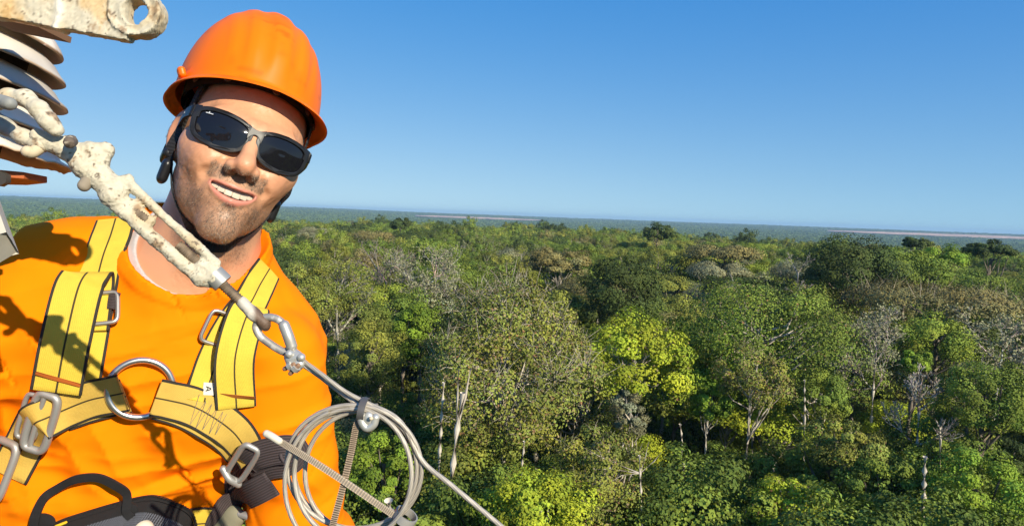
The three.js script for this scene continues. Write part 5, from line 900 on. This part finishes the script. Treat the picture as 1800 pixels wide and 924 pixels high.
{ // flat lug with a ringed eye at the top
  const t = thing('eye_lug', 'rust-stained cream steel lug with a round eye hole above the plates', 'bracket', P2(120, 20, 0.49).applyMatrix4(M)), d = 0.49, k = d / 1200;
  const inPlane = (x, y, z) => { const a = [900 - 1200 * x / z, 462 + -1 * 1200 * y / -z]; return a; };
  const f = (x, y, z) => {
    const px = x / k + 900, py = 462 - y / k, w = Math.abs(z + d + 0.00016 * (px - 120) * 0.3) - 0.0058;
    const bottom = py - (36 + 0.155 * px), right = px - 222, topE = -40 - py, bar = Math.max(bottom, right, topE) * k;
    const ring = Math.abs(Math.hypot((px - 236) * 0.98, py - 20) - 31) - 11; const hole = Math.hypot((px - 238) * 1.1, (py - 20)) - 21.5;
    let e = smin(Math.max(bar, w), Math.max(ring * k * 0.9, w - 0.002 + 0.002 * Math.abs(ring) / 13), 0.004);
    const flat = Math.max(222 - px, 0);
    e = smax(e, -Math.max(hole * k, 222 - px > 0 ? (222 - px) * k : -1), 0.0015);
    const drip = Math.exp(-(((px - 110 - 4 * Math.sin(py / 14)) / 7) ** 2)) * 0.0014;
    return e - drip + crust(x, y, z, 0.8);
  };
  const [lo, hi] = boxOf([P2(-90, -50, d), P2(285, 80, d)], 0.014);
  part('plate', toWorld(nets(f, lo, hi, 0.0015, { color: (x, y, z) => { const px = x / k + 900, py = 462 - y / k, c = paint(x, y, z), s = step(-0.1, 0.3, fbm(px / 26, py / 60, 3, 3) + 0.35 * Math.sin(px / 22) - 0.1) * (px < 205 ? 1 : 0.1); const drip = Math.exp(-(((px - 110 - 4 * Math.sin(py / 14)) / 7) ** 2)); return c.map((q, i) => mix(mix(q, [0.60, 0.375, 0.14][i], 0.62 * s), [0.80, 0.75, 0.64][i], 0.8 * drip)); } })), ironMat, t);
  const g = new THREE.BoxGeometry(0.05, 0.005, 0.04); const p = P2(44, 46, 0.56); g.rotateZ(-0.2); g.translate(p.x, p.y, p.z); part('backing', toWorld(g), mat({ color: lin(0.20, 0.105, 0.055), roughness: 0.9 }), t);
}
// ---------------------------------------------------------------- stack of weathered saucer plates, on the mast left of the frame
{
  const axisP = P2(-62, 240, 0.64), t = thing('saucer_stack', 'stack of weathered white saucer plates at the left edge', 'insulator', axisP.clone().applyMatrix4(M)), R = rng(17);
  const tilt = new THREE.Quaternion().setFromEuler(new THREE.Euler(-0.11, 0, -0.23));
  const ys = [[58, 105], [112, 152], [166, 200], [222, 262], [276, 308]];
  ys.forEach(([, rimY], i) => {
    const radius = 0.0800 + 0.002 * i, b = new Build(), N = 110, prof = [[0.030, 0.0225], [0.048, 0.0214], [0.061, 0.0178], [0.070, 0.0118], [0.0765, 0.0048], [radius - 0.001, 0.0010], [radius, -0.0010], [radius - 0.0014, -0.0022], [0.068, 0.0032], [0.058, 0.0095], [0.046, 0.0140], [0.030, 0.0150]];
    for (let j = 0; j < prof.length; j++) for (let k = 0; k < N; k++) {
      const a = k / N * Math.PI * 2, [r, h] = prof[j], dirt = fbm(Math.cos(a) * 3 * r / 0.09 + i * 7, Math.sin(a) * 3 * r / 0.09, i, 4), drip = i === 4 && j >= 5 && j <= 7 ? 0.004 * Math.max(0, fbm(a * 9, 2, 1, 2) + 0.1) : 0;
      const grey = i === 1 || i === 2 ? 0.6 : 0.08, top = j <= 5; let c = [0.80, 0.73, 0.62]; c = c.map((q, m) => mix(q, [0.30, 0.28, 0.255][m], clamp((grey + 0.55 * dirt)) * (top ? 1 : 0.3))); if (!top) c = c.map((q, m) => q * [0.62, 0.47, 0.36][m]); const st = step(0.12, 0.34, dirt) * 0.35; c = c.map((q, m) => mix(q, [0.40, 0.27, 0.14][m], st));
      b.vert(Math.cos(a) * r * (1 + 0.008 * dirt), h - drip + 0.0008 * dirt, Math.sin(a) * r * (1 + 0.008 * dirt), c);
    }
    for (let j = 0; j + 1 < prof.length; j++) for (let k = 0; k < N; k++) { const a = j * N + k, c = j * N + (k + 1) % N; b.tri(a, c, a + N); b.tri(c, c + N, a + N); }
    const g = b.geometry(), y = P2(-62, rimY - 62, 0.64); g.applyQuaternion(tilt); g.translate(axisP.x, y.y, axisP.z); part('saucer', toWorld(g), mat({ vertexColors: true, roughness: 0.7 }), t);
  });
  const core = new THREE.CylinderGeometry(0.030, 0.030, 0.17, 24); core.applyQuaternion(tilt); core.translate(axisP.x, axisP.y + 0.005, axisP.z); part('core', toWorld(core), mat({ color: lin(0.05, 0.035, 0.025), roughness: 0.9 }), t);
}
{ // orange steel flat under the stack
  const p = P2(-54, 309, 0.66), t = thing('orange_flat', 'thin orange painted steel flat under the saucer stack', 'bracket', p.clone().applyMatrix4(M)), sh = new THREE.Shape();
  [[-0.09, -0.05], [0.045, -0.05], [0.066, -0.02], [0.060, 0.02], [0.02, 0.05], [-0.09, 0.05]].forEach(([x, y], i) => (i ? sh.lineTo(x, y) : sh.moveTo(x, y)));
  const g = new THREE.ExtrudeGeometry(sh, { depth: 0.005, bevelEnabled: true, bevelSize: 0.0008, bevelThickness: 0.0008, bevelSegments: 2 }); g.rotateX(-Math.PI / 2 + 0.02); g.rotateZ(-0.02); g.translate(p.x, p.y - 0.003, p.z);
  part('flat', toWorld(g), mat({ color: lin(0.42, 0.105, 0.025), roughness: 0.6 }), t);
  const bolt = new THREE.CylinderGeometry(0.007, 0.007, 0.006, 6), q = P2(2, 314, 0.615); bolt.rotateX(Math.PI / 2); bolt.translate(q.x, q.y, q.z); part('bolt', toWorld(bolt), mat({ color: lin(0.05, 0.045, 0.04), roughness: 0.6 }), t);
}
{ // grey beam end low at the left edge
  const a = P2(-58, 330, 0.52), b2 = P2(-18, 446, 0.50), t = thing('beam_end', 'pale grey weathered beam end at the left edge beside the shoulder', 'beam', b2.clone().applyMatrix4(M)), dir = b2.clone().sub(a), L = dir.length() + 0.1;
  const g = new THREE.BoxGeometry(0.030, L, 0.030, 6, 40, 6), p = g.attributes.position, c = new Float32Array(p.count * 3);
  for (let i = 0; i < p.count; i++) { const x = p.getX(i), y = p.getY(i), z = p.getZ(i), n = fbm(x * 60, y * 14, z * 60, 4), gr = 0.5 + 0.5 * Math.sin((Math.hypot(x * 40, (y + 0.05) * 8) + 0.6 * n) * 9); const e = 1 + 0.05 * n; p.setXYZ(i, x * e + (y < -L / 2 + 0.02 && x < 0 ? 0.004 : 0), y + (y < -L / 2 + 0.001 ? -0.012 * x / 0.03 * -1 : 0), z * e); const s = 0.8 + 0.25 * n; c.set([0.66 * s * (0.9 + 0.1 * gr), 0.62 * s * (0.9 + 0.1 * gr), 0.54 * s * (0.86 + 0.14 * gr)], i * 3); }
  g.setAttribute('color', new THREE.BufferAttribute(c, 3)); g.computeVertexNormals(); g.rotateY(0.45); g.applyQuaternion(new THREE.Quaternion().setFromUnitVectors(V(0, -1, 0), dir.clone().normalize())); const mid = a.clone().lerp(b2, 0.5).addScaledVector(dir.clone().normalize(), -0.05); g.translate(mid.x, mid.y, mid.z);
  part('beam', toWorld(g), mat({ vertexColors: true, roughness: 0.8 }), t);
}
// ---------------------------------------------------------------- wire rope: strands laid round a path
function wireRope(pts, r, { closed = false, lay = 0.020, per = 0.0011, tone = 1, strands = 6 } = {}) {
  const curve = new THREE.CatmullRomCurve3(pts, closed, 'centripetal'), L = curve.getLength(), n = Math.ceil(L / per), S = 24, b = new Build(), fr = [], T0 = curve.getTangentAt(0); let N = V(0, 0, 1).addScaledVector(T0, -T0.z).normalize();
  for (let k = 0; k <= n; k++) {
    const u = k / n, c = curve.getPointAt(u), T = curve.getTangentAt(u); N.addScaledVector(T, -N.dot(T)).normalize(); const B = T.clone().cross(N);
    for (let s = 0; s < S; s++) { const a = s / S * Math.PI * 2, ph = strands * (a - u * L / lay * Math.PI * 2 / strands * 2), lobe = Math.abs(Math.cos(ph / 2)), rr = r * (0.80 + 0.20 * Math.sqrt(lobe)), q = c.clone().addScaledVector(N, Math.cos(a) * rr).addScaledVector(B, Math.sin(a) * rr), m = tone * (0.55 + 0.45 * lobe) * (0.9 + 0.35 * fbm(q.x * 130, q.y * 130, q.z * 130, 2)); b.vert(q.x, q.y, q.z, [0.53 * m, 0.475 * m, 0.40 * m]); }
  }
  for (let k = 0; k < n; k++) for (let s = 0; s < S; s++) { const x = k * S + s, y = k * S + (s + 1) % S; b.tri(x, y, x + S); b.tri(y, y + S, x + S); }
  return b.geometry();
}
const ropeMat = mat({ vertexColors: true, roughness: 0.55, metalness: 0.25 });
{ // teardrop thimble the rope turns round
  const t = thing('thimble', 'grey steel teardrop thimble hooked to the end of the turnbuckle', 'thimble', P2(485, 590, 0.515).applyMatrix4(M)), d = 0.515;
  const loop = [[516, 622], [498, 618], [474, 604], [455, 588], [450, 572], [460, 560], [478, 558], [494, 566], [503, 586], [512, 608]].map(([x, y]) => P2(x, y, d));
  const g = pipe(loop, 0.0030, { closed: true, seg: 140, sides: 12 }); const p = g.attributes.position, c = new Float32Array(p.count * 3); for (let i = 0; i < p.count; i++) { const n = fbm(p.getX(i) * 200, p.getY(i) * 200, p.getZ(i) * 200, 3), w = n > 0.16 ? 1.5 : 1; c.set([0.36 * w * (1 + 0.3 * n), 0.335 * w * (1 + 0.3 * n), 0.30 * w * (1 + 0.3 * n)], i * 3); } g.setAttribute('color', new THREE.BufferAttribute(c, 3));
  part('ring', toWorld(g), mat({ vertexColors: true, roughness: 0.45, metalness: 0.4 }), t);
  const fl = capped([P2(499, 572, d - 0.002), P2(506, 590, d - 0.003), P2(512, 608, d - 0.002)], 0.0042); part('flange', toWorld(fl), mat({ color: lin(0.46, 0.44, 0.40), roughness: 0.4, metalness: 0.5 }), t);
}
{ // rope clip: saddle, two threaded legs with nuts
  const c = P2(518, 634, 0.515), t = thing('rope_clip', 'galvanised wire rope clip clamped below the thimble', 'clamp', c.clone().applyMatrix4(M)), zinc = mat({ color: lin(0.50, 0.49, 0.46), roughness: 0.42, metalness: 0.5 }), rust = mat({ color: lin(0.26, 0.15, 0.09), roughness: 0.8 });
  const [lo, hi] = boxOf([c], 0.012), saddle = group([C2([508, 628, 0.512], 9, [524, 626, 0.511], 8), C2([512, 640, 0.511], 8, [528, 640, 0.511], 8), C2([518, 620, 0.513], 6, [522, 648, 0.513], 6)], 0.004);
  part('saddle', toWorld(nets((x, y, z) => saddle(x, y, z) + crust(x, y, z, 0.3), lo, hi, 0.0009)), zinc, t);
  for (const [x0, y0, x1, y1] of [[516, 640, 500, 648], [524, 642, 510, 656]]) { const a = P2(x0, y0, 0.508), b = P2(x1, y1, 0.510); part('leg', toWorld(capped([a, a.clone().lerp(b, 0.5), b], 0.0018)), rust, t); const n = new THREE.CylinderGeometry(0.0036, 0.0036, 0.0034, 6); n.applyQuaternion(new THREE.Quaternion().setFromUnitVectors(V(0, 1, 0), b.clone().sub(a).normalize())); const m = a.clone().lerp(b, 0.35); n.translate(m.x, m.y, m.z); part('nut', toWorld(n), zinc, t); }
  for (const [x, y] of [[508, 622], [529, 628]]) { const n = new THREE.SphereGeometry(0.0032, 12, 8), m = P2(x, y, 0.508); n.translate(m.x, m.y, m.z); part('bolt_head', toWorld(n), zinc, t); }
}
{ // the rope itself: two parallel parts down to the coil, the coil, and the long run out of the picture
  const t = thing('wire_rope', 'grey steel wire rope running from the thimble to a hanging coil', 'wire rope', P2(622, 810, 0.51).applyMatrix4(M)), R = rng(23);
  const line = (list) => list.map(([x, y, d]) => P2(x, y, d));
  part('strand', toWorld(wireRope(line([[500, 612, 0.515], [520, 632, 0.514], [560, 660, 0.512], [602, 692, 0.511], [634, 714, 0.510], [652, 714, 0.509], [664, 713, 0.509]]), 0.0018)), ropeMat, t);
  part('strand', toWorld(wireRope(line([[506, 588, 0.516], [518, 618, 0.514], [528, 630, 0.513], [565, 658, 0.508], [606, 688, 0.507], [640, 706, 0.507]]), 0.0018, { tone: 0.9 })), ropeMat, t);
  // turns of the coil: centre, half width, half height, tilt
  const turn = (cx, cy, rx, ry, tilt, d0, a0, a1, wob) => { const o = []; const n = 30; for (let k = 0; k <= n; k++) { const a = mix(a0, a1, k / n), x = Math.cos(a) * rx * (1 + wob * Math.sin(a * 2 + cx)), y = Math.sin(a) * ry; o.push([cx + x * Math.cos(tilt) - y * Math.sin(tilt), cy + x * Math.sin(tilt) + y * Math.cos(tilt), d0 + 0.004 * Math.sin(a + cx)]); } return line(o); };
  const P = Math.PI, full = [[622, 820, 119, 108, 0.10, 0.508, 0.012], [628, 826, 112, 104, 0.25, 0.514, -0.010], [620, 834, 104, 116, -0.05, 0.502, 0.010], [634, 828, 99, 106, 0.30, 0.511, 0.014]];
  for (const [cx, cy, rx, ry, tl, d, w] of full) part('coil_turn', toWorld(wireRope(turn(cx, cy, rx, ry, tl, d, -P * 0.5, P * 1.5, w), 0.0018)), ropeMat, t);
  part('coil_turn', toWorld(wireRope(turn(620, 850, 120, 134, 0.02, 0.498, -P * 0.62, -P * 1.3, 0), 0.0017)), ropeMat, t);
  part('strand', toWorld(wireRope(line([[640, 706, 0.507], [700, 738, 0.506], [744, 812, 0.505], [790, 850, 0.500], [880, 924, 0.49], [1010, 1030, 0.475], [1200, 1190, 0.455]]), 0.0019, { tone: 1.08 })), ropeMat, t);
}
function bandThing(name, label, list, w, dark) {
  const pts = list.map(([x, y, d]) => P2(x, y, d)), t = thing(name, label, 'strap', pts[0].clone().lerp(pts[pts.length - 1], 0.5).applyMatrix4(M), undefined), cv = webbing((u, v, R) => { const k = 0.5 + 0.5 * Math.sin(v * Math.PI * 2 * 8), e = Math.min(u, 1 - u) < 0.16 ? 1.15 : 1, s = (0.78 + 0.22 * k) * e * (0.85 + 0.3 * R()); return [dark.map((q) => q * s), k]; }, 0.0006, 90);
  cv.roughness = 0.5; part('band', toWorld(ribbon(pts, pts.map(() => V(0.1, 0.1, 1).normalize()), w, 0.0016, { n: 40 })), cv, t); return t;
}
const tieA = bandThing('cable_tie', 'long grey-brown ribbed cable tie hanging straight down inside the coil', [[640, 718, 0.503], [628, 742, 0.503], [618, 790, 0.503], [604, 850, 0.503], [588, 910, 0.503], [576, 956, 0.503]], 0.0048, [150, 130, 108]);
const tieB = bandThing('cable_tie', 'long pale ribbed cable tie slanting across the coil to its lower right', [[478, 768, 0.499], [506, 784, 0.499], [546, 808, 0.500], [602, 844, 0.501], [664, 886, 0.503], [706, 914, 0.504], [724, 924, 0.505]], 0.0046, [176, 160, 140]);
part('loop_end', toWorld(capped([P2(468, 762, 0.4985), P2(476, 766, 0.4975), P2(490, 775, 0.498)], 0.0027)), mat({ color: lin(0.62, 0.57, 0.47), roughness: 0.5 }), tieB);
function wrap(label, cx, cy, ax, ay, w, h, d, col) { // a band strapped round the bundle
  const c = P2(cx, cy, d), t = thing('binding', label, 'binding', c.clone().applyMatrix4(M)), a = V(ax, -ay, 0).normalize(), b = V(ay, ax, 0).normalize(), pts = [], nn = []; for (let k = 0; k <= 28; k++) { const an = k / 28 * Math.PI * 2, n = b.clone().multiplyScalar(Math.cos(an)).addScaledVector(V(0, 0, 1), Math.sin(an)); pts.push(c.clone().addScaledVector(b, Math.cos(an) * h).addScaledVector(V(0, 0, 1), Math.sin(an) * 0.011)); nn.push(n); }
  part('band', toWorld(ribbon(pts, nn, w, 0.0012, { n: 56 })), mat({ color: lin(...col), roughness: 0.5 }), t); return t;
}
wrap('dark tape wrapped round the top of the wire coil', 639, 720, 1, 0.15, 0.0050, 0.0085, 0.507, [0.085, 0.08, 0.08]);
wrap('grey metal band wrapped round the lower right of the wire coil', 712, 908, -0.62, 1, 0.0056, 0.0085, 0.507, [0.28, 0.27, 0.25]);
{ const c = P2(647, 738, 0.500), t = thing('small_thimble', 'small bright steel thimble hanging from the top of the coil', 'thimble', c.clone().applyMatrix4(M)), pts = [[634, 728], [636, 742], [645, 752], [656, 746], [660, 734]].map(([x, y]) => P2(x, y, 0.500)), z = mat({ color: lin(0.55, 0.54, 0.50), roughness: 0.38, metalness: 0.5 });
  part('loop', toWorld(capped(pts, 0.0030)), z, t); const s = new THREE.SphereGeometry(0.0042, 14, 10); s.scale(1, 1.2, 0.6); s.translate(c.x, c.y + 0.001, c.z); part('web', toWorld(s), z, t);
  const s2 = new THREE.SphereGeometry(0.0016, 10, 8), q = P2(652, 735, 0.495); s2.translate(q.x, q.y, q.z); part('rivet', toWorld(s2), mat({ color: lin(0.6, 0.5, 0.35), roughness: 0.4 }), t); }
renderer.render(scene, camera);
